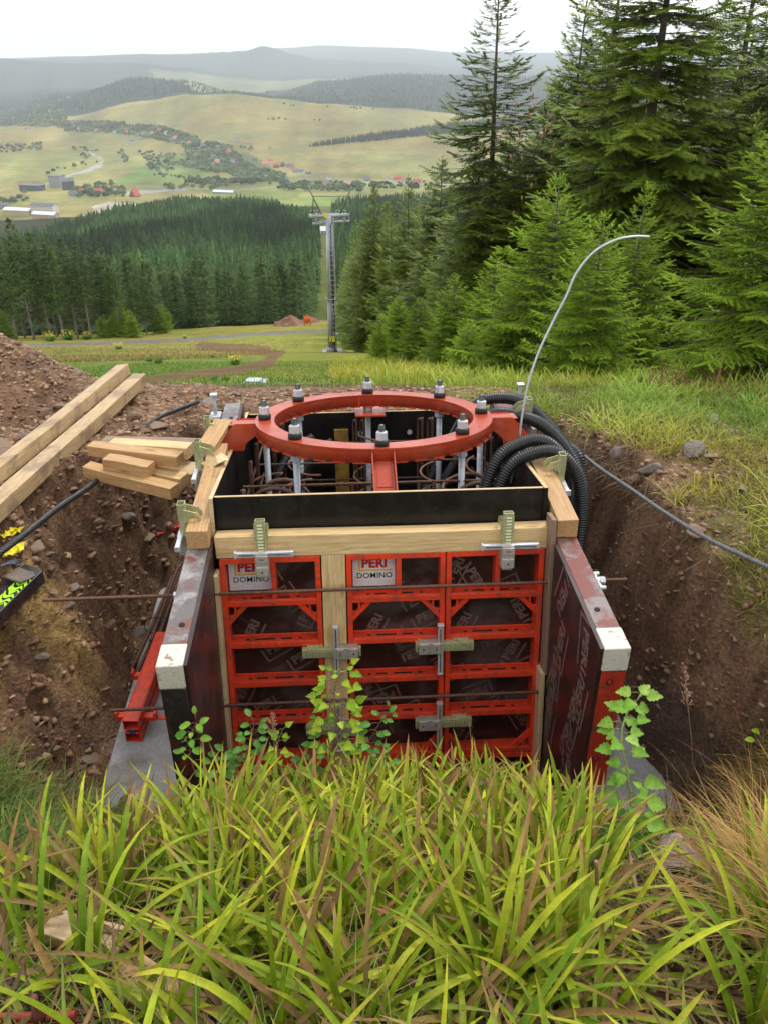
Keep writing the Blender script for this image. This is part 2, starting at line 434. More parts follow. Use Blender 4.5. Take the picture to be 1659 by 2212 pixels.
# ------------------------------------------------------------------ land cover
def lerp_c(c, m, col):
    m = m[..., None]; return c*(1-m)+np.array(col)*m
def cover(x, y, z):
    px, py = project(x, y, z); F = y
    nz = fbm(px/22, py/9, 4, 61); px = px+nz*16; py2 = py+nz*5
    c = np.zeros(px.shape+(3,))+np.array((.19, .205, .035))
    # --- piste meadow 7..150 m
    straw = inpoly(px, py2, [(40, 742), (700, 738), (620, 758), (520, 772), (300, 778), (180, 782), (60, 772)])
    c = lerp_c(c, straw*.6*sstep(-.25, .2, fbm(x/5, y/9, 4, 63)+.15), (.26, .20, .075))
    strip = inpoly(px, py2, [(-400, 740), (-400, 715), (700, 690), (740, 704), (500, 722), (250, 738)])
    c = lerp_c(c, strip*.7*sstep(-.25, .2, fbm(x/6, y/14, 4, 64)+.15), (.25, .20, .06))
    green = inpoly(px, py2, [(100, 786), (350, 780), (560, 770), (560, 795), (430, 812), (150, 835)])
    c = lerp_c(c, green*.6, (.10, .17, .028))
    yel = inpoly(px, py2, [(740, 765), (1100, 765), (1700, 780), (1700, 1100), (950, 850), (760, 800)])
    c = lerp_c(c, yel*.7, (.22, .225, .03))
    path = sstep(7, 4.5, segdist(px, py, [(60, 747), (250, 741), (420, 733), (560, 722), (745, 713)], 1.7))
    c = lerp_c(c, path*(F > 20), (.17, .15, .14))
    tr = segdist(px, py, [(150, 842), (330, 822), (430, 808), (520, 800), (590, 781), (596, 764), (540, 753), (440, 748)], 1.4)
    trk = sstep(17, 10, tr+nz*6); c = lerp_c(c, trk*.9*(F > 7), (.15, .085, .05))
    dirt = sstep(6, 12, 846-py+(px < 1000)*-6+np.clip(px-880, 0, 900)*.06)
    c = lerp_c(c, (1-dirt)*(F < 14)*(px < 960), (.12, .068, .04))
    # --- forest floor
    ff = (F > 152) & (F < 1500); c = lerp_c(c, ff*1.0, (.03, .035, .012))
    cut = ff & (np.abs(x+.0665*F) < 6+.004*F); c = lerp_c(c, cut*1.0, (.10, .13, .03))
    cutd = cut & (fbm(F/14, x/9, 2, 5) > .12); c = lerp_c(c, cutd*.7, (.15, .085, .045))
    # --- valley
    fv = F > 1380
    f1 = fbm(x/160, y/260, 4, 71)
    base = lerp_c(lerp_c(np.zeros(px.shape+(3,))+np.array((.245, .215, .085)), sstep(-.2, .25, f1), (.20, .205, .075)), sstep(.1, .4, fbm(x/60, y/90, 3, 77))*.5, (.13, .15, .05))
    c = np.where(fv[..., None], base, c)
    P = lambda pts, col, a=1.0: lerp_c(c, (inpoly(px, py2, pts) & fv)*a, col)
    c = P([(240, 395), (330, 345), (400, 330), (470, 370), (400, 392), (300, 400)], (.12, .22, .05), .9)
    c = P([(0, 398), (40, 330), (200, 318), (230, 345), (190, 385), (90, 398)], (.21, .22, .075), .9)
    c = P([(440, 400), (640, 394), (650, 425), (560, 440), (450, 430)], (.13, .17, .05), .8)
    c = P([(600, 436), (740, 424), (780, 440), (760, 452), (600, 452)], (.17, .24, .06), .9)
    for q in ([(620, 405), (770, 402), (770, 390), (680, 388)], [(300, 292), (420, 298), (400, 285)], [(470, 305), (560, 312), (540, 290), (490, 290)], [(30, 402), (100, 402), (85, 390), (30, 392)], [(480, 392), (540, 404), (560, 388), (500, 380)]):
        c = P(q, (.20, .12, .085), .8)
    c = P([(300, 400), (440, 405), (560, 412), (640, 400), (560, 380), (450, 350), (360, 330), (330, 345)], (.15, .16, .055), .6)
    c = P([(0, 300), (0, 235), (100, 235), (250, 270), (340, 285), (440, 300), (540, 330), (620, 385), (560, 395), (430, 350), (300, 302), (160, 285)], (.07, .10, .04), .75)
    road = sstep(4, 2.2, segdist(px, py, [(95, 402), (130, 388), (210, 360), (218, 348), (205, 330)], 1.3)); c = lerp_c(c, road*fv, (.30, .30, .30))
    for rd in ([(640, 385), (800, 395), (1000, 400)], [(300, 402), (520, 410), (650, 398)]):
        c = lerp_c(c, sstep(3, 1.5, segdist(px, py, rd, 2))*fv*.6, (.26, .25, .22))
    c = lerp_c(c, (sstep(6, 3, segdist(px, py, [(270, 417), (400, 409)], 1.6)))*fv, (.28, .28, .29))     # car parks
    c = lerp_c(c, (inpoly(px, py, [(190, 447), (235, 436), (300, 440), (270, 458), (210, 462)]) & (F > 1300))*.9, (.42, .38, .33))
    # dome
    dome = (F > 3050) & (F < 4800)
    dcol = lerp_c(np.zeros(px.shape+(3,))+np.array((.235, .195, .075)), sstep(-.15, .3, fbm(x/150, y/500, 4, 81)), (.185, .18, .075))
    c = np.where((dome & (py < 330))[..., None], dcol, c)
    # forested ridges
    fo = (F > 4850) & (F < 9000); c = lerp_c(c, fo*1.0, (.018, .032, .026))
    c = P([(390, 178), (520, 176), (640, 184), (560, 200), (430, 198)], (.2, .22, .10), 1.0) if True else c
    fa = F >= 9000; c = lerp_c(c, fa*1.0, (.035, .05, .04))
    pf = fa & (F < 10600) & (px > 330) & (px < 780); c = lerp_c(c, pf*.8, (.17, .18, .09))
    v = 1+fbm(x/(40+F*.02), y/(60+F*.04), 4, 91)*.5*fv
    return np.clip(c*v[..., None], 0, 1)
def cover_near(x, y, z):
    c = cover(x, y, z)
    n = fbm(x*2.2, y*2.2, 5, 101); n2 = fbm(x*7, y*7, 4, 103)
    soil = np.zeros(x.shape+(3,))+np.array((.245, .138, .078)); soil = lerp_c(soil, sstep(0, .45, n), (.38, .24, .14)); soil = lerp_c(soil, sstep(.05, .35, -n2)*.8, (.15, .082, .045))
    m = 1-sstep(6.7, 7.6, y+n*1.2+np.clip(x, -1, 4)*.75+(x > .2)*.1)
    m = np.maximum(m, (np.hypot((x+4.9), (y-6.6)) < 2.55+n*.6)*1.0)
    cutf = sstep(.02, .07, h_base(np.clip(x, -6, 6), np.clip(y, -1.5, 8.5))-z)*(y < 5.8)
    g = sstep(1.45, 2.0, x+n*.6)*sstep(2.3, 2.8, y)*(1-cutf)
    m = m*(1-g*.75)
    c = c*(1-m[..., None])+soil*m[..., None]
    c = lerp_c(c, sstep(.0, .35, n+.25-np.abs(z+.55)*.9)*(x < -1.5)*(y < 3.9)*(y > 2.5)*.85, (.46, .29, .10))   # ochre clay in the cut face
    c = lerp_c(c, sstep(.36, .22, np.hypot((x-1.5)/.6, (y-3.1)/.45)*.4+n*.35)*(z < -.75)*.6, (.085, .075, .072))  # wet grey sludge
    bank = sstep(2.75, 2.4, y)*(z > -.75); c = lerp_c(c, bank*.9, (.045, .032, .014))
    return np.clip(c, 0, 1)
M_soil = m_ground('wet_soil', fine=42, bmp=1.0, bd=.05, rough=.65, spec=.22, amp=.5)
M_land = m_ground('land', far=True, fine=.9, bmp=.3, bd=.3, rough=.95, spec=.1, amp=.22)
# near sheet
NX0, NX1, NY0, NY1 = -5.6, 5.6, -1.4, 9.0
gx = np.linspace(NX0, NX1, 600); gy = np.linspace(NY0, NY1, 560); GX, GY = np.meshgrid(gx, gy)
GZ = h_all(GX, GY); nxn, nyn = len(gx), len(gy)
idx = np.arange(nxn*nyn).reshape(nyn, nxn); q = np.stack([idx[:-1, :-1], idx[:-1, 1:], idx[1:, 1:], idx[1:, :-1]], -1).reshape(-1, 4)
o = link_mesh('ground', mk_mesh('ground', np.stack([GX, GY, GZ], -1), [q], cover_near(GX, GY, GZ), True), M_soil); o['kind'] = 'structure'
# the rest of the land, one sheet out to the horizon (the part under the near sheet left out)
us = np.concatenate([np.linspace(-1.3, -.62, 30)[:-1], np.linspace(-.62, .62, 620), np.linspace(.62, 1.3, 30)[1:]])
fs = np.exp(np.linspace(math.log(4.5), math.log(24000), 860)); U, FF = np.meshgrid(us, fs); X = U*FF
Z = h_all(X, FF, False); inner = (X > NX0+.25) & (X < NX1-.25) & (FF < NY1-.25)
Z = np.where((X > NX0-.02) & (X < NX1+.02) & (FF < NY1+.02), Z-.06, Z)
# small raggedness of wooded ridges
Z = Z+((FF > 4850) & (FF < 20000))*fbm(X/60, FF/60, 3, 111)*16
a, b = Z.shape; idx = np.arange(a*b).reshape(a, b); q = np.stack([idx[:-1, :-1], idx[:-1, 1:], idx[1:, 1:], idx[1:, :-1]], -1).reshape(-1, 4)
keep = ~(inner.ravel()[q].all(1)); q = q[keep]
o = link_mesh('terrain', mk_mesh('terrain', np.stack([X, FF, Z], -1), [q], cover(X, FF, Z), True), M_land); o['kind'] = 'structure'
# ------------------------------------------------------------------ materials of the works
M_red = m_wear('red_paint', (.80, .055, .014), (.34, .05, .025), .38, 0, 14, .5, .70, .2, third=(.56, .055, .025), splash=.6)
M_redworn = m_wear('worn_red_panel', (.17, .035, .025), (.20, .17, .16), .38, 0, 9, .46, .58, .3, third=(.10, .06, .05))
M_redend = m_wear('scuffed_red_end', (.42, .03, .014), (.10, .04, .03), .45, 0, 11, .52, .66, .2, third=(.55, .045, .02))
M_greyworn = m_wear('worn_grey_panel', (.13, .11, .105), (.30, .28, .27), .38, 0, 11, .46, .62, .3, third=(.16, .035, .025))
M_darkworn = m_wear('worn_black_panel', (.022, .018, .017), (.05, .04, .035), .4, 0, 9, .5, .66, .2, third=(.22, .02, .012))
M_white = m_wear('chipped_white_paint', (.62, .58, .48), (.20, .13, .08), .5, 0, 22, .56, .68, .15)
M_face = m_wear('phenolic_facing', (.026, .010, .008), (.050, .026, .020), .3, 0, 5, .45, .7, .08, spec=.5, third=(.075, .060, .055))
M_face_side = m_wear('worn_facing', (.024, .012, .011), (.050, .034, .031), .35, 0, 4, .45, .7, .08, third=(.055, .012, .010))
M_logo = m_wear('faded_print', (.17, .115, .10), (.075, .045, .038), .4, 0, 18, .5, .78, .05)
M_film = m_wear('black_film_ply', (.008, .007, .0065), (.020, .016, .013), .3, 0, 7, .45, .75, .1, spec=.35, splash=.12)
M_plyedge = m_wood('ply_edge', (.74, .56, .33), (.50, .34, .17), .3)
M_pale = m_wood('fresh_timber', (.78, .58, .30), (.52, .33, .13), .45, (.34, .20, .09), st=(.55, .75))
M_wet = m_wood('wet_timber', (.58, .36, .16), (.36, .20, .08), .75, (.13, .07, .035))
M_old = m_wood('weathered_board', (.33, .22, .15), (.17, .10, .07), .5, (.10, .06, .045))
M_plank = m_wood('muddy_timber', (.58, .42, .22), (.36, .24, .12), .8, (.24, .16, .10), st=(.5, .62))
M_ring = m_wear('red_oxide_primer', (.43, .055, .020), (.33, .040, .018), .26, 0, 6, .45, .8, .06, spec=.4, third=(.47, .085, .04), splash=.22)
M_zinc = m_wear('bright_zinc', (.70, .72, .74), (.45, .46, .47), .32, .5, 25, .5, .75, .08)
M_galv = m_wear('dull_galvanised', (.40, .43, .46), (.62, .65, .68), .5, .25, 14, .48, .62, .15)
M_thread = m_wear('threaded_steel', (.14, .15, .15), (.28, .29, .29), .45, .6, 40)
M_brass = m_wear('yellow_passivated', (.50, .50, .27), (.24, .24, .12), .36, .4, 20, .5, .75, .1)
M_bronze = m_wear('bronze_passivated', (.50, .45, .39), (.30, .25, .21), .36, .4, 20, .5, .75, .1)
M_rust = m_wear('rusty_rebar', (.12, .056, .034), (.20, .09, .045), .6, .2, 30, .45, .7, .4)
M_rustdark = m_wear('dark_rebar', (.10, .055, .036), (.17, .085, .048), .6, .2, 30, .45, .7, .4)
M_coil = m_wear('coil_rust', (.22, .10, .06), (.30, .15, .08), .6, .1, 30)
M_black = m_plain('black_plastic', (.012, .012, .013), .38, 0, 20, .3)
M_rubber = m_plain('black_rubber', (.008, .008, .008), .5, 0, 20, .3)
M_hole = m_plain('hole_dark', (.006, .005, .005), .8, 0, 20, .3)
M_conc = m_wear('pale_concrete', (.42, .41, .415), (.30, .285, .275), .65, 0, 3.5, .42, .7, .5, spec=.3, fine=60, third=(.20, .165, .135))
M_label = m_wear('label_white', (.72, .70, .70), (.45, .38, .33), .35, 0, 26, .60, .74, .05)
M_ltred = m_wear('label_red', (.58, .02, .02), (.4, .04, .03), .35, 0, 26, .6, .8, .05)
M_ltyel = m_wear('label_yellow', (.72, .42, .02), (.5, .3, .05), .35, 0, 26, .6, .8, .05)
M_ltblk = m_wear('label_black', (.02, .02, .022), (.08, .07, .07), .35, 0, 26, .6, .8, .05)
M_neon = m_plain('neon_spray', (.45, .95, .02), .5, 0, 30, .2)
M_yfilm = m_wear('yellow_film', (.80, .68, .02), (.42, .33, .02), .3, 0, 30, .6, .8, .2)
M_rtape = m_plain('red_tape', (.55, .02, .05), .4, 0, 20, .3)
M_wire = m_plain('steel_wire_rope', (.05, .05, .052), .4, .6, 60, .4)
M_wire2 = m_plain('grey_wire_rope', (.13, .13, .13), .4, .5, 60, .4)
M_alu = m_plain('pale_fibre_rod', (.46, .48, .50), .35, .4, 60, .15)
M_slate = m_plain('slate_rock', (.16, .125, .105), .6, 0, 14, .45, .6)
M_rock2 = m_plain('brown_rock', (.20, .125, .08), .65, 0, 12, .45, .6)
M_rock3 = m_plain('reddish_boulder', (.27, .19, .165), .6, 0, 9, .4, .6)

# lettering
_tc = {}
def text_geo(s, bold=.03):
    if (s, bold) in _tc: return _tc[(s, bold)]
    cu = bpy.data.curves.new('t', 'FONT'); cu.body = s; cu.align_x = 'CENTER'; cu.align_y = 'CENTER'; cu.offset = bold; cu.resolution_u = 3; cu.space_character = 1.06
    ob = bpy.data.objects.new('t', cu); COL.objects.link(ob); dg = bpy.context.evaluated_depsgraph_get(); me = bpy.data.meshes.new_from_object(ob.evaluated_get(dg))
    vs = [tuple(v.co) for v in me.vertices]; fs = [tuple(p.vertices) for p in me.polygons]
    bpy.data.objects.remove(ob); bpy.data.curves.remove(cu); bpy.data.meshes.remove(me); _tc[(s, bold)] = (vs, fs); return vs, fs
def put_text(mb, s, h, M, bold=.03):
    """text of cap height h in the local xz plane, facing -y"""
    vs, fs = text_geo(s, bold); k = h/.72
    mb.add([(x*k, 0, y*k) for x, y, _ in vs], fs, M)
def logo(mb, x, z, size, ang, y, flip=False):
    M = TR(x, y, z) @ RY(-ang)
    put_text(mb, 'PERI', size, M, .045)
    s = size; wd = 2.75*s
    vs = [(-wd/2-.55*s, 0, .5*s), (-wd/2-.33*s, 0, .5*s), (-wd/2-.33*s, 0, -1.0*s), (-wd/2-.55*s, 0, -1.2*s), (wd/2, 0, -1.2*s), (wd/2+.1*s, 0, -1.0*s)]
    mb.add(vs, [(3, 2, 1, 0), (3, 4, 5, 2)], M)

# ------------------------------------------------------------------ concrete slab
def bumpy_slab(mb, x0, x1, y0, y1, z0, z1):
    mb.box(x0, x1, y0, y1, z0, z1)
slab = MB(); slab.box(-1.50, -.84, -1.0, 2.15, -1.42, -1.25); slab.box(.84, 1.47, -1.0, 2.15, -1.42, -1.25); slab.box(-.84, .84, .6, 2.149, -1.42, -1.251)
o = slab.build('concrete_slab', M_conc, None, MA, .012)
tag(o, 'pale grey concrete foundation slab under the formwork box in the pit', 'slab')

# ------------------------------------------------------------------ side panels (level)
def side_panel(name, u0, u1, inner, label, mt_top, mt_end, logos):
    t = thing(name, label, 'formwork panel', MA)
    V0, V1 = -.86, 1.80; zb = -1.245
    fx = u1 if inner > 0 else u0             # inner = +1: the facing is on the +x side
    a, b = (u0, u1-.018) if inner > 0 else (u0+.018, u1)
    f = MB(); f.box(a, b, V0, V1, zb+.002, -.0); f.build('frame', mt_top, t, None, .004)
    e = MB(); e.box(a+.001, b-.001, V0-.003, V0, zb+.004, -.125); e.build('end_plate', mt_end, t)
    wc = MB(); wc.box(a-.003, b+.003, V0-.006, V0+.135, -.118, .003); wc.build('white_cap', M_white, t, None, .006)
    if inner < 0:
        wb = MB(); wb.box(a-.002, b+.002, V0-.006, V0+.02, -.90, -.80); wb.build('white_band', M_white, t, None, .004)
    fc = MB(); (fc.box(u1-.018, u1, V0+.002, V1, zb, -.002) if inner > 0 else fc.box(u0, u0+.018, V0+.002, V1, zb, -.002))
    fco = fc.build('facing', M_face_side, t)
    xc = (a+b)/2+(.012 if inner > 0 else -.012)
    for v in (-.60, .0, .55, 1.15, 1.55): h = MB(); h.cyl((xc, v, -.01), (xc, v, .0045), .013, n=14); h.build('bolt_hole', M_hole, t)
    for z in (-.175, -.62, -.98): h = MB(); h.cyl((xc, V0+.01, z), (xc, V0-.0085, z), .014, n=14); h.build('bolt_hole', M_hole, t)
    if inner < 0:
        for z in (-.62, -.98, -.175): pk = MB(); pk.cyl((xc-.002, V0-.007, z+.002), (xc-.002, V0-.010, z+.002), .009, n=12); pk.build('bolt_end', M_ltred, t)
    if logos:
        lg = MB(); r2 = random.Random(3)
        for k in range(14):
            v = -.66+.33*(k % 2)+r2.uniform(-.05, .05); z = -.16-.19*(k//2)+r2.uniform(-.04, .04); an = r2.choice([72, 100, -80, 84, 250])
            m2 = MB(); logo(m2, 0, 0, .080, an, 0)
            Mx = TR(u0-.0012, v, z) @ RZ(-90) if inner < 0 else TR(u1+.0012, v, z) @ RZ(90)
            if v > -.2 or z < -1.0: continue
            lg.add(m2.v, m2.f, Mx)
        lg.build('printed_logo', M_logo, fco)
    return t
side_panel('formwork_element', -.955, -.835, 1, 'worn black and grey formwork panel with chipped white front cap, left of the red panels', M_greyworn, M_darkworn, False)
side_panel('formwork_element', .832, .955, -1, 'scraped red formwork panel with cream front cap, right of the red panels', M_redworn, M_redend, True)

# ------------------------------------------------------------------ front panels (tilted frame B), 0.50 x 1.25 m each
def domino(M, label, plate, seed, lower=False):
    t = thing('formwork_element', label, 'formwork panel', M, 'red framed panels closing the front of the box'); W = .495; H = 1.2
    r = random.Random(seed)
    fr = MB(); st = .026
    fr.box(0, st, 0, .095, -H, 0); fr.build('stile', M_red, t, None, .003)
    fr = MB(); fr.box(W-st, W, 0, .095, -H, 0); fr.build('stile', M_red, t, None, .003)
    ss = [0, .235, .47, .70, .93, H-.03]
    for k, s in enumerate(ss):
        rl = MB()
        rl.box(st-.002, W-st+.002, .003, .092, -s-.03, -s)
        if 0 < k < 5:  # raised lip round the slotted web
            rl.box(st, W-st, .003, .012, -s-.001, -s+.006); rl.box(st, W-st, .080, .090, -s-.001, -s+.010)
        rl.build('rail', M_red, t, None, .003)
    sl = MB()
    for k, s in enumerate(ss[1:5]):
        xs = [(.10, .115), (.14, .20), (.235, .33), (.36, .385)] if (k % 2 == 0) else [(.10, .118), (.145, .25), (.28, .335), (.37, .385)]
        if plate is not None and k == 0: xs = [(.10, .115), (.14, .20), (.28, .335), (.37, .385)]
        for x0, x1 in xs: sl.box(x0, x1, .036, .050, -s-.002, -s+.0015)
        sl.build('slot_row', M_hole, t); sl = MB()
    mu = MB(); mx = .262; mu.box(mx-.012, mx+.012, .004, .09, -.2355, -.03); mu.build('mullion', M_red, t, None, .002)
    s = .265
    for sx in (1, -1):
        x0 = st-.002 if sx > 0 else W-st+.002
        def q(a, b): return (x0+sx*a, b)
        for za, sg in ((-s, -1), (-(H-.03), 1)):
            g = MB()
            P = [q(.0, za), q(.10, za), q(.085, za+sg*.02), q(.02, za+sg*.085), q(0, za+sg*.105)]
            Pi = [q(.0, za), q(.10, za), q(0, za+sg*.105)]
            # triangular gusset with a square-ish opening: build as three strips
            for quad in ([q(0, za+sg*.078), q(.012, za+sg*.06), q(.072, za+sg*.0), q(.10, za), q(0, za+sg*.105)],):
                vs = [(x, .012, z) for x, z in quad]+[(x, .03, z) for x, z in quad]; n = len(quad)
                fs = [tuple(range(n)), tuple(reversed(range(n, 2*n)))]+[(i, (i+1) % n, n+(i+1) % n, n+i) for i in range(n)]
                g.add(vs, fs)
            g.box(min(x0, x0+sx*.03), max(x0, x0+sx*.03), .013, .029, min(za+sg*.05, za+sg*.062), max(za+sg*.05, za+sg*.062))
            g.box(min(x0+sx*.03, x0+sx*.042), max(x0+sx*.03, x0+sx*.042), .013, .029, min(za, za+sg*.062), max(za, za+sg*.062))
            g.build('gusset', M_red, t, None, .002)
    f = MB(); f.box(.004, W-.004, .095, .113, -H+.002, -.002); fo = f.build('facing', M_face, t)
    lg = MB()
    for k in range(13):
        x = .07+.12*(k % 4)+r.uniform(-.03, .03)+(.05 if (k//4) % 2 else 0); z = -.11-.085*k+r.uniform(-.03, .03)
        logo(lg, x, z, .048, r.choice([63, 120, 30, -155, 200, -60, 62, 25]), .0942)
    lg.build('printed_logo', M_logo, fo)
    if plate is not None:
        p = MB(); p.box(.032, .247, .078, .081, -.205, -.035); po = p.build('name_plate', M_label, t)
        a = MB(); put_text(a, 'PERI', .048, TR(.142, .0765, -.082), .05); a.build('red_lettering', M_ltred, po)
        b = MB(); b.box(.062, .232, .0765, .078, -.122, -.114); b.box(.062, .071, .0765, .078, -.114, -.045); b.build('yellow_rule', M_ltyel, po)
        c = MB(); put_text(c, 'DOMINO', .030, TR(.142, .0765, -.148), .012); c.build('black_lettering', M_ltblk, po)
    return t
for i, (u, pl, la) in enumerate([(-.812, 1, 'red framed formwork panel with a clean white name plate, beside the left timber strip'),
                                 (-.188, 1, 'red framed formwork panel with a mud-spotted white name plate, right of the timber filler post'),
                                 (.312, None, 'red framed formwork panel without a name plate, next to the grey board')]):
    domino(MB_ @ TR(u, 0, 0), la, pl, 5+i)
lower = [domino(MB_ @ TR(u, 0, -1.205), la, None, 15+i, True) for i, (u, la) in enumerate([(-.812, 'lower red formwork panel half hidden by leaves, under the clean name plate panel'),
         (-.188, 'lower red formwork panel behind the tall leaves, under the middle panel'), (.312, 'lower red formwork panel showing dark facing above the grass, under the plain panel')])]
# filler post and boards
def timber(name, L, w, h, mat, M, label, cat='timber', group=None, bev=.004, seed=0, warp=.002):
    r = random.Random(seed); mb = MB(); n = 8; vs = []; 
    for i in range(n+1):
        x = -L/2+L*i/n; dy = math.sin(i*.9+seed)*warp; dz = math.cos(i*.7+seed*2)*warp
        for y, z in ((-w/2, -h/2), (w/2, -h/2), (w/2, h/2), (-w/2, h/2)): vs.append((x+(r.uniform(-.004, .004) if i in (0, n) else 0), y+dy, z+dz))
    fs = [(3, 2, 1, 0), tuple(n*4+k for k in range(4))]+[(i*4+k, i*4+(k+1) % 4, i*4+4+(k+1) % 4, i*4+4+k) for i in range(n) for k in range(4)]
    mb.add(vs, fs); o = mb.build(name, mat, None, M, bev); tag(o, label, cat, group); return o
Mup = RY(90)
timber('filler_post', 2.2, .118, .10, M_pale, MB_ @ TR(-.253, .054, -1.08) @ RY(90) @ RX(90), 'upright yellow timber filler between the two name plate panels', 'timber', seed=2)
timber('plywood_strip', 1.35, .10, .021, M_plyedge, MB_ @ TR(-.826, -.02, -.735) @ RY(90), 'narrow upright timber strip left of the clean name plate panel', 'board', seed=3)
timber('upright_board', .86, .115, .024, M_old, MB_ @ TR(.826, -.022, -.25) @ RY(90), 'tall grey weathered board standing beside the scraped red side panel', 'board', seed=4)
timber('upright_board', .8, .11, .026, M_plyedge, MB_ @ TR(.812, -.03, -1.06) @ RY(90), 'short pale board below the grey weathered board', 'board', seed=5)
# beams
timber('front_beam', 1.655, .10, .112, M_pale, MB_ @ TR(.002, .052, .0575), 'pale squared timber beam lying across the top of the red panels', 'beam', seed=6)
def line_A(u, v, z): return MA @ Vector((u, v, z))
timber('side_beam', .97, .105, .10, M_wet, MA @ TR(-.897, .475, .053) @ RZ(90), 'brown wet timber beam on the left side panel, end grain towards the camera', 'beam', seed=7)
timber('side_beam', .96, .105, .10, M_wet, MA @ TR(.905, .47, .053) @ RZ(90), 'brown wet timber beam on the right side panel under the black hoses', 'beam', seed=8)
timber('packing_block', .34, .11, .035, M_wet, MA @ TR(-.925, .99, .135) @ RZ(76) @ RY(-6), 'short board packing lying on the left beam next to the red bracket arm', 'board', seed=9)
# a torn piece of bark on the left beam
bk = MB(); r = random.Random(4); ring = [(math.cos(a)*(.075+r.uniform(-.02, .02)), math.sin(a)*(.055+r.uniform(-.015, .015))) for a in np.linspace(0, 6.28, 15)[:-1]]
bk.add([(x, y, .02*math.sin(x*40)+.006) for x, y in ring]+[(0, 0, .03)]+[(x, y, .02*math.sin(x*40)) for x, y in ring], [(i, (i+1) % 14, 14) for i in range(14)]+[((i+1) % 14, i, 15+i, 15+(i+1) % 14) for i in range(14)])
tag(bk.build('bark_piece', M_plyedge, None, MA @ TR(-.885, .72, .108)), 'torn flake of pale bark on the left timber beam', 'bark')
# ply lining (frame B)
def ply(name, x0, x1, y0, y1, z0, z1, label):
    t = thing(name, label, 'plywood sheet', MB_, 'black film-faced sheets lining the box')
    a = MB(); a.box(x0, x1, y0, y1, z0, z1-.003); a.build('sheet', M_film, t)
    e = MB(); n = 24; r = random.Random(len(label))
    if x1-x0 > y1-y0: e.box(x0+.001, x1-.001, y0+.001, y1-.001, z1-.003, z1)
    else: e.box(x0+.001, x1-.001, y0+.001, y1-.001, z1-.003, z1)
    e.build('sawn_edge', M_plyedge, t)
    return t
ply('plywood_sheet', -.829, .812, .116, .137, -1.15, .285, 'black plywood sheet along the front of the box, sawn pale top edge')
lt = ply('plywood_sheet', -.850, -.829, .08, 2.0, -1.05, .29, 'black plywood sheet lining the left side of the box')
e = MB(); e.box(-.8495, -.8295, .0795, .081, -.02, .288); e.build('front_edge', M_plyedge, lt)
ply('plywood_sheet', .812, .833, .10, 2.0, -1.05, .29, 'black plywood sheet lining the right side of the box, behind the hoses')
ply('plywood_sheet', -.829, .812, 1.985, 2.005, -1.0, .275, 'black plywood sheet at the far end of the box')
fl = MB(); fl.box(-.83, .81, .14, 1.98, -1.06, -1.03); 

# ------------------------------------------------------------------ ring with four arms
RC = (.008, 1.075); RW = .452; RO, RI, RH = .704, .592, .080
M_R = MB_ @ TR(RC[0], RC[1], RW) @ RX(.9)
ring = thing('anchor_ring', 'round red steel template ring carrying eight bolts over the box', 'steel ring', M_R)
rb = MB(); rb.lathe([(RI, -.0), (RO, -.0)], 96, None, False); rb.lathe([(RO, -.008), (RO, 0)], 96); rb.lathe([(RI+.0, 0), (RI, -.008)], 96); rb.lathe([(RO, -.008), (RI, -.008)], 96, None, False)
rb.build('top_plate', M_ring, ring)
wb = MB(); wb.lathe([(RO-.006, -.009), (RO-.006, -RH), (RO-.013, -RH), (RO-.013, -.009)], 96); wb.build('outer_web', M_ring, ring)
wb = MB(); wb.lathe([(RI+.013, -.009), (RI+.013, -RH), (RI+.006, -RH), (RI+.006, -.009)], 96); wb.build('inner_web', M_ring, ring)
wb = MB()
for k in range(40):
    a = 2*math.pi*k/40; wb.box(RI-.004, RI+.010, -.03, .03, -RH-.004, -RH+.003, RZ(math.degrees(a))); wb.box(RO-.016, RO-.001, -.035, .035, -RH-.004, -RH+.003, RZ(math.degrees(a)))
wb.build('weld_seam', M_ring, ring)
st = MB()
for s in (-.075, .055): st.box(s, s+.008, RI+.001, RI+.012, -RH+.005, -.009)
st.build('stiffener', M_ring, ring)
# side arms: pairs of plates with cut corners
for sx in (-1, 1):
    arm = MB(); P = [(RO-.02, -.010), (RO+.115, -.010), (RO+.215, -.115), (RO+.215, -.168), (RO+.07, -.168), (RO+.058, -.125), (RO-.03, -.06), (RO-.03, -.02)]
    for y0 in (-.085, .05):
        vs = [(sx*x, y0, z) for x, z in P]+[(sx*x, y0+.008, z) for x, z in P]; n = len(P)
        arm.add(vs, [tuple(range(n)), tuple(reversed(range(n, 2*n)))]+[(i, (i+1) % n, n+(i+1) % n, n+i) for i in range(n)])
    arm.box(min(sx*(RO-.01), sx*(RO+.15)), max(sx*(RO-.01), sx*(RO+.15)), -.077, .05, -.020, -.0135)
    arm.box(min(sx*(RO+.08), sx*(RO+.212)), max(sx*(RO+.08), sx*(RO+.212)), -.077, .05, -.1675, -.1615)
    arm.build('bracket_arm', M_ring, ring, None, .002)
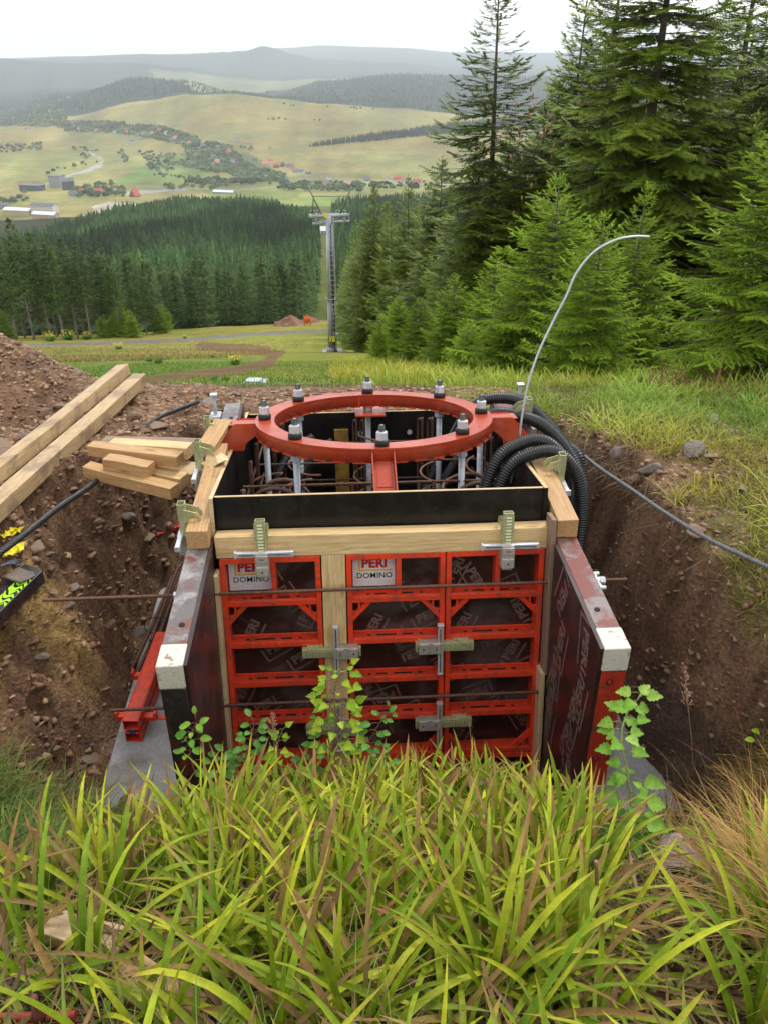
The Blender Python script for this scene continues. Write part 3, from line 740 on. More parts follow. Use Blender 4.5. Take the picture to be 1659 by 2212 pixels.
# front arm: a sloping channel to the front sheet
fa = MB(); Mf = TR(0.014, -RO+.012, -.012) @ RX(33)
fa.box(-.054, .054, -.30, 0, -.008, 0, Mf @ TR(0, 0, -.05)); 
for sx in (-1, 1): fa.box(min(sx*.054, sx*.061), max(sx*.054, sx*.061), -.30, .004, -.058, .002, Mf)
for sx in (-1, 1):
    fa.add([(sx*.054, -.27, -.048), (sx*.054, -.30, -.048), (sx*.03, -.30, -.048)], [(0, 1, 2)], Mf @ TR(0, 0, .003))
fa.build('front_channel', M_ring, ring, None, .002)
fp = MB(); fp.box(-.037, .037, -.21, -.03, -.0495, -.0465, Mf @ TR(0, 0, 0)); fp.build('web_panel', M_ring, ring)
sl = MB(); sl.box(-.004, .004, -.292, -.262, -.0492, -.0462, Mf); sl.build('slot', M_hole, ring)
# rear arm under the ring
ra = MB(); ra.box(-.10, .10, RO-.2, RO+.25, -.13, -.118); ra.build('rear_bracket', M_ring, ring, None, .002)
# loose perforated plate lying behind the ring
pp = thing('perforated_plate', 'long flat red steel channel with round holes lying behind the ring', 'steel plate', MB_ @ TR(-.045, 2.19, .365) @ RX(-4))
a = MB(); a.box(-.36, .36, -.075, .075, -.012, 0); a.box(-.36, .36, -.075, -.066, -.07, -.0125); a.build('channel', M_ring, pp, None, .002)
h = MB()
for x in (-.30, -.17, .20, .315):
    h.add([(x+.046*math.cos(t), .045*math.sin(t), .0015) for t in np.linspace(0, 2*math.pi, 21)[:-1]], [tuple(range(20))])
h.box(-.13, -.03, -.004, .004, .0, .0015); h.build('round_hole', M_hole, pp)
# eight anchor bolts
RB = .648
def hexpts(r, ch=.0): return [(r*math.cos(R(60*k+15)), r*math.sin(R(60*k+15))) for k in range(6)]
proto = None; bl = ['at the near ring edge above the front channel', 'on the near right of the ring', 'at the right end of the ring beside the bracket arm', 'on the far right of the ring',
      'at the far ring edge before the perforated plate', 'on the far left of the ring', 'at the left end of the ring beside the bracket arm', 'on the near left of the ring']
for k in range(8):
    ang = -90+45*k+1.0; M = M_R @ TR(RB*math.cos(R(ang)), RB*math.sin(R(ang)), 0) @ SCL(.76, .76, .76)
    if proto is None:
        proto = thing('anchor_bolt', '', 'anchor bolt', M, 'anchor bolts round the ring')
        a = MB(); a.cyl((0, 0, -.13), (0, 0, -1.6), .024, n=16); a.build('rod', M_galv, proto)
        a = MB(); prof = []
        z = -.125
        while z < .142: prof += [(.0232, z), (.0208, z+.003)]; z += .006
        prof += [(.0215, .142), (.012, .150), (0.0005, .150)]; a.lathe(prof, 16); a.build('thread', M_thread, proto)
        a = MB(); a.prism(hexpts(.0415), .042, .098); a.prism(hexpts(.034), .098, .103); a.build('hex_nut', M_zinc, proto, None, .003)
        a = MB(); a.lathe([(.024, .041), (.047, .041), (.050, .037), (.050, .004), (.047, .0005), (.024, .0005)], 24); a.build('rubber_ring', M_rubber, proto)
        a = MB(); a.prism(hexpts(.043), -.168, -.112); a.build('lower_nut', M_galv, proto, None, .004)
        a = MB(); a.lathe([(.024, -.106), (.048, -.106), (.048, -.112), (.024, -.112)], 24); a.build('washer', M_galv, proto)
        b = proto
    else: b = dup(proto, M)
    b['label'] = 'anchor bolt with hexagon nut '+bl[k]
# ------------------------------------------------------------------ clamps
def clamp_geo(t):
    """long ribbed bar along local z (0..-.34), jaws at +y, wedge crosswise along x"""
    a = MB(); w_, d = .024, .02
    a.box(-w_, w_, -.003, 0, -.30, 0); a.box(-w_, -w_+.004, 0, .034, -.30, 0); a.box(w_-.004, w_, 0, .034, -.30, 0); a.box(-w_+.004, w_-.004, .030, .034, -.30, 0)
    for k in range(17):
        z = -.02-.0165*k; vs = [(-.014, -.003, z), (.014, -.003, z), (.014, -.003, z-.010), (-.014, -.003, z-.010), (-.013, -.009, z-.008), (.013, -.009, z-.008)]
        a.add(vs, [(0, 4, 5, 1), (3, 2, 5, 4), (0, 3, 4), (1, 5, 2)])
    a.build('ribbed_bar', M_brass, t, None, .0015)
    for z0, sg, nm in ((-.055, 1, 'upper_jaw'), (-.235, -1, 'lower_jaw')):
        j = MB(); P = [(.028, z0+.03*sg), (.085, z0+.012*sg), (.105, z0-.012*sg), (.105, z0-.030*sg), (.092, z0-.032*sg), (.085, z0-.012*sg), (.05, z0-.02*sg), (.028, z0-.05*sg)]; n = len(P)
        for x in (-.033, .027):
            j.add([(x, y, z) for y, z in P]+[(x+.006, y, z) for y, z in P], [tuple(range(n)), tuple(reversed(range(n, 2*n)))]+[(i, (i+1) % n, n+(i+1) % n, n+i) for i in range(n)])
        j.box(-.032, .032, .024, .030, z0-.03, z0+.03)
        j.build(nm, M_brass if sg > 0 else M_bronze, t, None, .0015)
    s = MB(); s.box(-.031, .031, -.016, -.010, -.285, -.165); s.box(-.033, -.027, -.016, .04, -.285, -.165); s.box(.027, .033, -.016, .04, -.285, -.165)
    s.box(-.029, .029, -.022, -.015, -.215, -.175); s.box(-.029, .029, -.022, -.015, -.285, -.235); so = s.build('sleeve', M_bronze, t, None, .004)
    tx = MB(); put_text(tx, 'PERI', .010, TR(0, -.0225, -.196), .03); tx.build('stamped_lettering', M_thread, so)
    hl = MB(); hl.cyl((0, -.023, -.262), (0, -.02, -.262), .005, n=10); hl.build('pin_hole', M_hole, so)
    w2 = MB(); w2.box(-.125, .15, -.012, .012, -.186, -.160); w2.box(-.132, -.122, -.016, .016, -.190, -.156); w2.box(.148, .154, -.014, .014, -.188, -.158)
    wo = w2.build('wedge', M_zinc, t, None, .004)
    g = MB(); g.box(-.11, .14, -.0135, -.012, -.177, -.170); g.build('groove', M_thread, wo)
cl0 = thing('formwork_clamp', 'upright ribbed clamp with cross wedge over the pale front beam, left of centre', 'clamp', MB_ @ TR(-.596, -.052, .215), 'steel clamps holding the formwork together')
clamp_geo(cl0)
def clamp(M, label): return dup(cl0, M, label)
clamp(MB_ @ TR(.607, -.052, .215) @ RZ(0), 'upright ribbed clamp with cross wedge over the pale front beam, beside the grey board')
# horizontal clamps across the panel joints: bar along x
Hc = RY(90)
clamp(MB_ @ TR(-.425, -.032, -.525) @ RY(-90), 'horizontal ribbed clamp over the upper part of the timber filler, above the birch twig')
clamp(MB_ @ TR(.455, -.032, -.515) @ RY(90), 'horizontal ribbed clamp across the upper joint between middle and right panels')
clamp(MB_ @ TR(-.425, -.032, -.985) @ RY(-90), 'horizontal clamp on the timber filler half hidden by birch leaves')
clamp(MB_ @ TR(.455, -.032, -.975) @ RY(90), 'horizontal clamp low on the joint between middle and right panels, above the long leaves')
# clamps gripping side beams (bar stands outside, wedge along the panel)
for u, v, dz, la in [(-.995, .12, .19, 'green-gold clamp nearest the camera on the left beam'), (-.992, .72, .24, 'tall gold clamp beside the packing block on the left beam'), (-.99, 1.12, .20, 'green clamp behind the gold one on the left beam')]:
    clamp(MA @ TR(u, v, dz) @ RZ(-90), la)
for u, v, dz, la in [(1.003, .50, .21, 'green clamp on the right beam in front of the hoses'), (1.0, 1.32, .19, 'green clamp on the right beam behind the red bracket arm')]:
    clamp(MA @ TR(u, v, dz) @ RZ(90), la)
for u, v, la in [(-1.0, 1.62, 'zinc wedge bolt with flat head standing beyond the left clamps'), (1.005, 1.68, 'zinc wedge bolt with flat head standing at the far right corner')]:
    t = thing('wedge_bolt', la, 'bolt', MA @ TR(u, v, 0) @ SCL(.7, .7, .75), 'wedge bolts at the far panel corners')
    a = MB(); a.box(-.016, .016, -.013, .013, -.12, .17); a.build('shank', M_galv, t, None, .003)
    a = MB(); a.box(-.033, .033, -.028, .028, .171, .190); a.build('head', M_zinc, t, None, .004)
    a = MB(); a.box(-.05, .05, -.07, .07, -.10, .0); a.build('socket', M_galv, t, None, .006)
# ------------------------------------------------------------------ tie rods
def ribbed(mb, p0, p1, r, pitch=.013, n=8, deep=.16):
    p0, p1 = Vector(p0), Vector(p1); L = (p1-p0).length; k = int(L/pitch*4)
    mb.tube([p0.lerp(p1, i/k) for i in range(k+1)], [r*(1+deep*(1 if i % 4 in (0, 1) else -.5)) for i in range(k+1)], n)
def wingnut(t, M):
    a = MB(); a.prism([(-.05, -.05), (.05, -.05), (.05, .05), (-.05, .05)], 0, .008, M); a.lathe([(.036, .008), (.032, .02), (.018, .026), (.018, .05), (.0, .05)], 16, M); a.prism(hexpts(.02), .05, .072, M)
    for s in (-1, 1): a.cyl((0, s*.015, .035), (0, s*.052, .042), .011, .009, 10, True, M); a.cyl((0, s*.052, .030), (0, s*.054, .062), .010, .010, 10, True, M)
    a.build('wing_nut', M_zinc, t, None, .002)
t = thing('tie_rod', 'upper ribbed tie rod crossing the name plates, with a wing nut outside each side panel', 'tie rod', MA)
a = MB(); ribbed(a, (-1.66, -.085, -.215), (1.215, -.085, -.213), .0085); a.build('rod', M_rust, t)
wingnut(t, TR(-.96, -.085, -.215) @ RY(-90)); wingnut(t, TR(1.02, -.085, -.215) @ RY(90) @ SCL(1.15, 1.15, 1.15))
t = thing('tie_rod', 'lower ribbed steel tie rod crossing the panels just above the birch twig', 'tie rod', MA)
a = MB(); ribbed(a, (-1.41, -.205, -.835), (1.35, -.205, -.83), .0085); a.build('rod', M_rustdark, t)
# ------------------------------------------------------------------ reinforcement cage
cage = thing('reinforcement_cage', 'rusty reinforcement cage of bars and hooks inside the black box', 'rebar cage', MB_ @ TR(0, 0, .12))
def rod(pts, r=.007, mat=M_rustdark, smooth=6, name='bar', par=cage):
    a = MB(); P = resample(catmull(pts, smooth), .012) if smooth else pts
    if smooth: a.tube(P, [r*(1.14 if i % 2 else .93) for i in range(len(P))], 6)
    else: ribbed(a, pts[0], pts[-1], r, .014, 6)
    a.build(name, mat, par)
for v, w_ in [(.34, -.02), (.37, -.09), (.62, .055), (1.0, -.07), (1.45, -.06), (1.85, -.03), (.34, -.25), (1.85, -.3)]:
    rod([(-.74, v, w_), (.74, v, w_)], .0065, M_rust if w_ > 0 else M_rustdark, 0)
for u in (-.74, .74):
    for w_ in (-.05, -.25): rod([(u, .32, w_), (u, 1.9, w_)], .008, M_rustdark, 0)
for u in (-.2, -.14, .22, .3): rod([(u, .5, .1), (u+.01, .5, -.9)], .007, M_rust, 0)
for u, v in [(-.72, .36), (-.66, 1.8), (-.6, 1.86), (-.1, 1.88), (-.05, 1.88), (.35, 1.88), (.42, 1.88), (.66, 1.8), (.72, .9), (-.73, .9), (-.73, 1.3), (.73, 1.3)]:
    rod([(u, v, -.95), (u, v, -.1), (u, v, .09), (u+.01, v-.03, .125), (u+.02, v-.07, .12), (u+.02, v-.09, .06), (u+.02, v-.09, -.9)], .009, M_rustdark, 5)
for u, v, s in [(-.66, .62, 1), (-.62, .78, 1), (-.66, .47, 1), (.66, .62, -1), (.62, .80, -1), (.60, .48, -1)]:   # bent hooks at the sides
    rod([(u-.08*s, v, -.5), (u-.07*s, v, -.12), (u-.01*s, v-.01, .01), (u+.10*s, v-.02, .045), (u+.20*s, v-.02, .0), (u+.25*s, v-.02, -.12), (u+.26*s, v-.02, -.5)], .012, M_rustdark, 6)
for k in range(8):
    ang = R(-90+45*k+1.0); cx, cy = RC[0]+RB*math.cos(ang)+.02*((k % 3)-1), RC[1]+RB*math.sin(ang); P = []; top = .03+.035*((k*5) % 3)-.03
    for i in range(70): a_ = i*.42+k; P.append((cx+.105*math.cos(a_), cy+.105*math.sin(a_), top-i*.011))
    a = MB(); a.tube(P, .0072, 6); a.build('spiral', M_coil, cage)
a = MB(); a.box(-.235, -.135, 1.93, 1.97, -.9, .04); yb = a.build('yellow_strut', m_wear('yellow_strut_paint', (.42, .24, .03), (.12, .07, .03), .5), cage)
for u in (-.68, -.05, .3, .62):
    a = MB(); a.cyl((u, 1.975, .0), (u, 1.984, .0), .018, n=12); a.build('tie_cone', M_galv, cage)
# ------------------------------------------------------------------ corrugated hoses
def hose(pts, r, label):
    P = resample(catmull(pts, 14), .0036); n = len(P); rad = [r*(1.0 if (i % 4) < 2 else .86) for i in range(n)]
    a = MB(); a.tube(P, rad, 18); o = a.build('corrugated_hose', M_black, None); tag(o, label, 'hose', 'black corrugated hoses'); return o
B = lambda u, v, w_: MB_ @ Vector((u, v, w_))
A = lambda u, v, z: MA @ Vector((u, v, z))
hose([B(.50, .40, -.45), B(.585, .44, -.10), A(.70, .55, .08), A(.86, .60, .165), A(1.0, .60, .155), A(1.11, .56, .03), A(1.14, .50, -.2), A(1.10, .35, -.5), A(1.08, .25, -.95)], .037, 'near black corrugated hose arching highest over the right beam')
hose([B(.44, .44, -.45), B(.52, .48, -.10), A(.64, .60, .10), A(.80, .68, .185), A(.95, .70, .18), A(1.07, .68, .04), A(1.10, .66, -.2), A(1.10, .6, -1.1)], .037, 'black corrugated hose close behind the nearest one')
hose([B(.42, 1.62, -.3), B(.60, 1.52, .06), A(.76, 1.42, .02), A(.92, 1.30, .075), A(1.07, 1.10, .07), A(1.20, .90, -.08), A(1.23, .8, -.3), A(1.2, .7, -1.2)], .040, 'black corrugated hose coming from behind the red bracket arm, nearer of two')
hose([B(.36, 1.74, -.3), B(.52, 1.70, .04), A(.68, 1.62, .0), A(.86, 1.56, .09), A(1.02, 1.42, .08), A(1.19, 1.18, -.06), A(1.27, 1.0, -.2), A(1.25, .95, -1.2)], .038, 'farthest black corrugated hose at the right rear corner')
hose([B(-.25, 1.70, .13), B(-.38, 1.62, .06), B(-.50, 1.5, -.15), B(-.52, 1.45, -.6)], .038, 'black corrugated hose inside the box near the far left bolts')
hose([B(-.38, 1.80, .14), B(-.53, 1.72, .06), B(-.64, 1.6, -.15), B(-.66, 1.5, -.6)], .038, 'black corrugated hose inside the box at its left wall')
hose([B(.34, .95, .02), B(.22, .90, -.12), B(.12, .85, -.35), B(.08, .8, -.8)], .040, 'black corrugated hose inside the box right of the front channel')
hose([B(.44, .92, .02), B(.33, .87, -.12), B(.24, .82, -.35), B(.2, .78, -.8)], .040, 'black corrugated hose inside the box under the near right bolt')
# bent pale rod
Pr = [(1102, 1050, 4.30), (1117, 980, 4.40), (1126, 905, 4.45), (1140, 830, 4.50), (1163, 760, 4.55), (1196, 690, 4.6), (1222, 640, 4.62), (1243, 592, 4.64), (1280, 546, 4.66), (1325, 520, 4.68), (1365, 511, 4.70), (1402, 511, 4.72)]
pts = catmull([at_F(*p) for p in Pr], 8); t = thing('bent_rod', 'thin pale bent rod curving up out of the box corner against the trees', 'rod')
a = MB(); a.tube(pts[12:], .0068, 8); a.build('rod', M_alu, t); a = MB(); a.tube(pts[:13], .0092, 8); a.build('black_sleeve', M_black, t)
# ------------------------------------------------------------------ things lying on the slab, left
t = thing('rebar_bundle', 'bundle of rusty hooked bars tied with wire on the slab beside the left side panel', 'rebar bundle', MA)
for k in range(5):
    x = -1.46+.042*k; a = MB(); P = [(x-.06, .55-.02*k, -1.225), (x, 1.05, -1.215), (x+.035, 1.50, -1.21+.01*k), (x+.05, 1.58, -1.18), (x+.075, 1.60, -1.15), (x+.08, 1.45, -1.14+.01*k), (x+.03, .75, -1.17)]
    P = resample(catmull(P, 8), .014); a.tube(P, [.011*(1.12 if i % 2 else .95) for i in range(len(P))], 6); a.build('bar', M_rust, t)
a = MB(); a.tube([(-1.365+.14*math.cos(q_), .95+.02*math.sin(3*q_), -1.19+.07*math.sin(q_)) for q_ in np.linspace(0, 6.28, 24)], .0035, 5); a.build('binding_wire', M_black, t)
g0, g1 = Vector((-1.335, .74, -1.15)), Vector((-1.39, -.02, -1.16))
d = (g1-g0).normalized(); MW = MA @ TR(*((g0+g1)/2)) @ d.to_track_quat('X', 'Z').to_matrix().to_4x4()
t = thing('waling_bracket', 'bright red steel waling bracket lying on the slab in front of the rebar bundle', 'steel bracket', MW); L = (g1-g0).length/2
a = MB()
for sz in (.035, -.06):
    a.box(-L, L, -.045, -.038, sz-.035, sz+.035); a.box(-L, L, .038, .045, sz-.035, sz+.035); a.box(-L, L, -.0379, .0379, sz+.028, sz+.035); a.box(-L, L, -.0379, .0379, sz-.035, sz-.029)
a.build('box_section', M_red, t, None, .004)
for x in (-.05, L-.1):
    a = MB(); a.box(x-.02, x+.02, -.10, .10, -.012, .02); a.box(x-.02, x+.02, -.115, -.10, -.012, .045); a.box(x-.02, x+.02, .10, .115, -.012, .045); a.build('hook_lug', M_red, t, None, .004)
a = MB(); a.box(L-.12, L-.09, .115, .29, -.01, .0); a.build('key_plate', M_red, t, None, .002)
a = MB(); a.cyl((L-.01, 0, -.012), (L+.002, 0, -.012), .016, n=10); a.build('blue_plug', m_plain('blue_plug_plastic', (.02, .04, .22)), t)
# tagged grey prop between panel and bundle
t = thing('tagged_prop', 'white steel strut end with an orange and white tag, between rebar bundle and side panel', 'strut', MA)
a = MB(); a.box(-1.055, -1.025, .10, .55, -.62, -.58); a.build('strut', M_zinc, t, None, .003)
a = MB(); a.box(-1.075, -1.005, .55, .70, -.56, -.552, TR(0, 0, 0)); a.build('tag_plate', m_wear('orange_tag', (.75, .13, .05), (.75, .68, .6), .4, 0, 6, .5, .56), t)
# ------------------------------------------------------------------ blades, leaves
def blades(root, az, elev, length, width, bend, segs, cb, ct, tip=None, tipat=.85, fold=0.0, twist=None, tp=3.2):
    """vectorised strips; returns V (n*rows*c,3), quads, cols"""
    n = len(root); rows = segs+1; t = np.linspace(0, 1, rows)
    e = elev[:, None]-bend[:, None]*t[None, :]**1.4
    ds = (length/segs)[:, None]; ch = np.cos(e)*ds; cv = np.sin(e)*ds
    h = np.concatenate([np.zeros((n, 1)), np.cumsum(.5*(ch[:, 1:]+ch[:, :-1]), 1)], 1); v = np.concatenate([np.zeros((n, 1)), np.cumsum(.5*(cv[:, 1:]+cv[:, :-1]), 1)], 1)
    side_curve = (NR.uniform(-.15, .15, n)*length)[:, None]*t[None, :]**2
    ca, sa = np.cos(az)[:, None], np.sin(az)[:, None]
    P = np.stack([root[:, 0:1]+ca*h-sa*side_curve, root[:, 1:2]+sa*h+ca*side_curve, root[:, 2:3]+v], -1)
    wd = width[:, None]*np.minimum(1, .6+t*2.5)[None, :]*(1-t[None, :]**tp*.97)*.5
    tw = (np.zeros(n) if twist is None else twist)[:, None]*t[None, :]
    S = np.stack([-sa*np.cos(tw), ca*np.cos(tw), np.sin(tw)*np.ones_like(sa)], -1)
    Nn = np.stack([-ca*np.sin(e), -sa*np.sin(e), np.cos(e)], -1)
    L = P-S*wd[..., None]; Rr = P+S*wd[..., None]
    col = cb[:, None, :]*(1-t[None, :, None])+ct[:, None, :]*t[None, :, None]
    if tip is not None:
        m = sstep(0, .12, t[None, :]-tipat[:, None])[..., None]; col = col*(1-m)+tip[:, None, :]*m
    if fold > 0:
        M = P-Nn*(wd*fold)[..., None]; V = np.stack([L, M, Rr], 2); c = 3
    else: V = np.stack([L, Rr], 2); c = 2
    C = np.repeat(col[:, :, None, :], c, 2); idx = np.arange(n*rows*c).reshape(n, rows, c)
    q = np.concatenate([np.stack([idx[:, :-1, k], idx[:, :-1, k+1], idx[:, 1:, k+1], idx[:, 1:, k]], -1).reshape(-1, 4) for k in range(c-1)])
    return V.reshape(-1, 3), q, C.reshape(-1, 3)
def cvar(n, a, b, j=.15):
    t = NR.rand(n, 1); c = np.array(a)*(1-t)+np.array(b)*t; return np.clip(c*(1+NR.uniform(-j, j, (n, 1))), 0, 1)
M_leafbig = m_leaf('strap_leaf', trans=.24, rough=.42, spots=.65, sc=35, rand=0)
M_grass = m_leaf('grass_blade', trans=.3, rough=.5, sc=8, rand=0)
def field(name, pts, az, el, L, W, bd, segs, cb, ct, mat, kind='stuff', **k):
    V, q, C = blades(pts, az, el, L, W, bd, segs, cb, ct, **k); o = link_mesh(name, mk_mesh(name, V, [q], C, True), mat)
    if kind: o['kind'] = kind
    return o
def onground(x, y, dz=0): return np.stack([x, y, h_all(x, y)+dz], -1)
# --- strap leaves on the near bank
def strap_clumps(name, ctr, per, lmin, lmax, wmin, wmax, elev0, fanr, away, bend0):
    n = len(ctr)*per; c = np.repeat(ctr, per, 0); k = n
    az = NR.uniform(0, 2*math.pi, k); az = np.where(NR.rand(k) < abs(away), NR.normal(math.pi/2-.1 if away > 0 else -1.9, .8, k), az)
    r = NR.uniform(0, .035, k); x = c[:, 0]+r*np.cos(az); y = c[:, 1]+r*np.sin(az)
    L = NR.uniform(lmin, lmax, k)*(1-.40*sstep(1.7, 2.35, y)-.2*sstep(.5, 1.1, np.abs(x))*sstep(1.5, 2, y)); el = np.clip(NR.normal(elev0, .25, k), .15, 1.5); bd = np.abs(NR.normal(bend0, .6, k))
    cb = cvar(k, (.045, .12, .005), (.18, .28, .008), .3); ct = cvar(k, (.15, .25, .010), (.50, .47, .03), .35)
    old = NR.rand(k) < .2; cb[old] = cvar(old.sum(), (.26, .23, .04), (.24, .15, .05)); ct[old] = cvar(old.sum(), (.30, .17, .05), (.20, .10, .05))
    tip = cvar(k, (.20, .08, .025), (.36, .22, .09)); ta = np.where(NR.rand(k) < .72, NR.uniform(.72, .99, k), 2.0)
    W = NR.uniform(wmin, wmax, k)
    return field(name, onground(x, y, -.02), az, el, L, W, bd, 8, cb, ct, M_leafbig, tip=tip, tipat=ta, fold=.45, twist=NR.normal(0, .6, k), tp=5.0)
def rpts(n, x0, x1, y0, y1): return np.stack([NR.uniform(x0, x1, n), NR.uniform(y0, y1, n)], -1)
def clear_spots(c):
    qx, qy = project(c[:, 0], c[:, 1], h_all(c[:, 0], c[:, 1])); return c[~(((qx > 1290) & (qx < 1600) & (qy > 1700) & (qy < 2330)) | ((qx < 230) & (qy < 1930)) | ((qx > 80) & (qx < 290) & (qy > 2010) & (qy < 2130)) | ((qx > 270) & (qx < 400) & (qy > 2120) & (qy < 2260)) | ((qx < 150) & (qy > 2150)))]
c = clear_spots(rpts(430, -1.35, 1.35, .95, 2.42)); d = NR.rand(len(c))
keep = (c[:, 0] > -.62-(2.3-c[:, 1])*.55) & (c[:, 0] < .86+(2.3-c[:, 1])*.22) & ~((np.abs(c[:, 0]+.62) < .16) & (np.abs(c[:, 1]-1.27) < .10))
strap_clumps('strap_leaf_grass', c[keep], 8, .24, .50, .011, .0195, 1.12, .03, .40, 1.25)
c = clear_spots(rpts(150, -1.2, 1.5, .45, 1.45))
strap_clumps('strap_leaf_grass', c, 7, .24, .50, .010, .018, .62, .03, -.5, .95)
# flattened and dead leaves matting the bank
n = 5200; p = rpts(n, -2.0, 2.2, .5, 2.5); az = NR.uniform(0, 6.28, n)
cb = cvar(n, (.24, .15, .06), (.13, .075, .035)); g = NR.rand(n) < .45; cb[g] = cvar(g.sum(), (.16, .22, .02), (.26, .28, .04))
field('leaf_litter', onground(p[:, 0], p[:, 1], .005+.0*az)+np.stack([0*az, 0*az, NR.uniform(0, .06, n)], -1), az, NR.normal(.12, .25, n), NR.uniform(.07, .26, n), NR.uniform(.006, .017, n), NR.normal(.2, .3, n), 5, cb, cb*NR.uniform(.7, 1.3, (n, 1)), M_leafbig, tip=cvar(n, (.16, .09, .04), (.25, .16, .08)), tipat=NR.uniform(.4, 1.1, n), fold=.3, twist=NR.normal(0, 1.2, n))
# fine grass: left tuft, right tufts, thin blades between
def fine(name, pts, lmin, lmax, w, el, bd, ca, cb2, azm=None, segs=4, tipc=None, mat=None):
    n = len(pts); az = NR.uniform(0, 6.28, n) if azm is None else NR.normal(azm[0], azm[1], n)
    b = cvar(n, *ca); t_ = cvar(n, *cb2); f = fbm(pts[:, 0]*1.9, pts[:, 1]*1.9, 4, 301); f2 = fbm(pts[:, 0]*.7+5, pts[:, 1]*.7, 3, 305)
    m = (1+np.clip(f, -.5, .5)*.9)[:, None]; hue = np.stack([1+f2*.9, 1+f2*.1, 1+f2*.3], -1); b = b*m*hue; t_ = t_*m*hue; lmax = lmax*np.clip(1+f*1.3, .35, 1.6)
    return field(name, onground(pts[:, 0], pts[:, 1], -.01), az, np.clip(NR.normal(el, .25, n), .1, 1.55), NR.uniform(lmin, lmax, n), NR.uniform(w*.7, w*1.3, n), np.abs(NR.normal(bd, .4, n)), segs, b, t_, mat or M_grass)
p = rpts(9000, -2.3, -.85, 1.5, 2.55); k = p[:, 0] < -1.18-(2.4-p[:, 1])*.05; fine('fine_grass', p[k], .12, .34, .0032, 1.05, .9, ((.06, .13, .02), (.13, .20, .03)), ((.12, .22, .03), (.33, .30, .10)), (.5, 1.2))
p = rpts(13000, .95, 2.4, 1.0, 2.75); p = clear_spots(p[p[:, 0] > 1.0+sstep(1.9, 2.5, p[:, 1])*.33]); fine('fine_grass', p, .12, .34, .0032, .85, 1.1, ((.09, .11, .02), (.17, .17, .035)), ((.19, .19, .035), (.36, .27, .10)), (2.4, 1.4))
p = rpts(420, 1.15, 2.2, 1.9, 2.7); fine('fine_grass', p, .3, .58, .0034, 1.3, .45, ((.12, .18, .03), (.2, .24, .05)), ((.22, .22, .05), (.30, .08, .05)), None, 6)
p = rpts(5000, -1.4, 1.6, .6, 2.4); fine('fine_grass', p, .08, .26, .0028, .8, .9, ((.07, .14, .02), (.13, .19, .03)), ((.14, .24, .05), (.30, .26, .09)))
# --- the right hand meadow edge and beyond
p = rpts(52000, 1.2, 6.5, 2.9, 9.0); hb = h_base(p[:, 0], p[:, 1]); k = (np.abs(hb-h_all(p[:, 0], p[:, 1], False)) < .03) & (fbm(p[:, 0]*1.4, p[:, 1]*1.4, 3, 201)+.45*sstep(1.3, 2.3, p[:, 0]+.2*(p[:, 1]-4)) > .12)
p = p[k]; fine('meadow_grass', p, .07, .24, .007, .95, .8, ((.14, .17, .018), (.26, .26, .03)), ((.34, .38, .03), (.52, .44, .11)), segs=3)
p = rpts(60000, -7, 9, 6.8, 26); k = (p[:, 1] > 7.4-p[:, 0]*.25*(p[:, 0] > 0)) & (NR.rand(len(p)) < 12/p[:, 1]); p = p[k]
px_, py_ = project(p[:, 0], p[:, 1], h_all(p[:, 0], p[:, 1], False)); k = segdist(px_, py_, [(150, 842), (330, 822), (430, 808), (520, 800), (590, 781), (596, 764), (540, 753)], 1.4) > 13; p = p[k]
lf_ = px_[k] < 720
fine('meadow_grass', p[lf_], .04, .10, .010, 1.1, .6, ((.06, .13, .02), (.11, .19, .03)), ((.10, .20, .03), (.20, .26, .04)), segs=2)
fine('meadow_grass', p[~lf_], .08, .22, .014, 1.1, .6, ((.16, .21, .02), (.24, .27, .03)), ((.30, .35, .03), (.44, .40, .08)), segs=2)
# tall dry grass in the straw coloured part of the piste
us_ = NR.uniform(-.5, -.02, 20000); F_ = np.exp(NR.uniform(math.log(26), math.log(140), 20000)); X_ = us_*F_
px_, py_ = project(X_, F_, h_far(X_, F_)); k = inpoly(px_, py_, [(60, 744), (700, 732), (620, 758), (520, 772), (300, 780), (130, 784)]) | inpoly(px_, py_, [(-100, 738), (-100, 715), (690, 692), (700, 704), (500, 720), (250, 736)])
p = np.stack([X_, F_], -1)[k]; fine('dry_grass', p, .05, .20, .04, 1.35, .3, ((.16, .15, .04), (.24, .18, .06)), ((.28, .22, .08), (.38, .30, .13)), segs=2)
# roots hanging from the right cut
n = 900; yy = NR.uniform(2.7, 5.2, n); xx = np.interp(yy, [2.7, 3.4, 4.6, 5.4], [1.84, 1.70, 1.42, 1.34])+NR.uniform(-.02, .10, n)
zz = h_base(xx, yy)-NR.uniform(.0, .16, n)
field('hanging_roots', np.stack([xx+.0, yy, zz], -1), NR.normal(math.pi, .9, n), NR.normal(-.5, .5, n), NR.uniform(.06, .28, n), NR.uniform(.002, .005, n), NR.uniform(.2, 1.3, n), 4, cvar(n, (.13, .08, .045), (.24, .16, .09)), cvar(n, (.12, .07, .04), (.22, .15, .08)), M_grass)

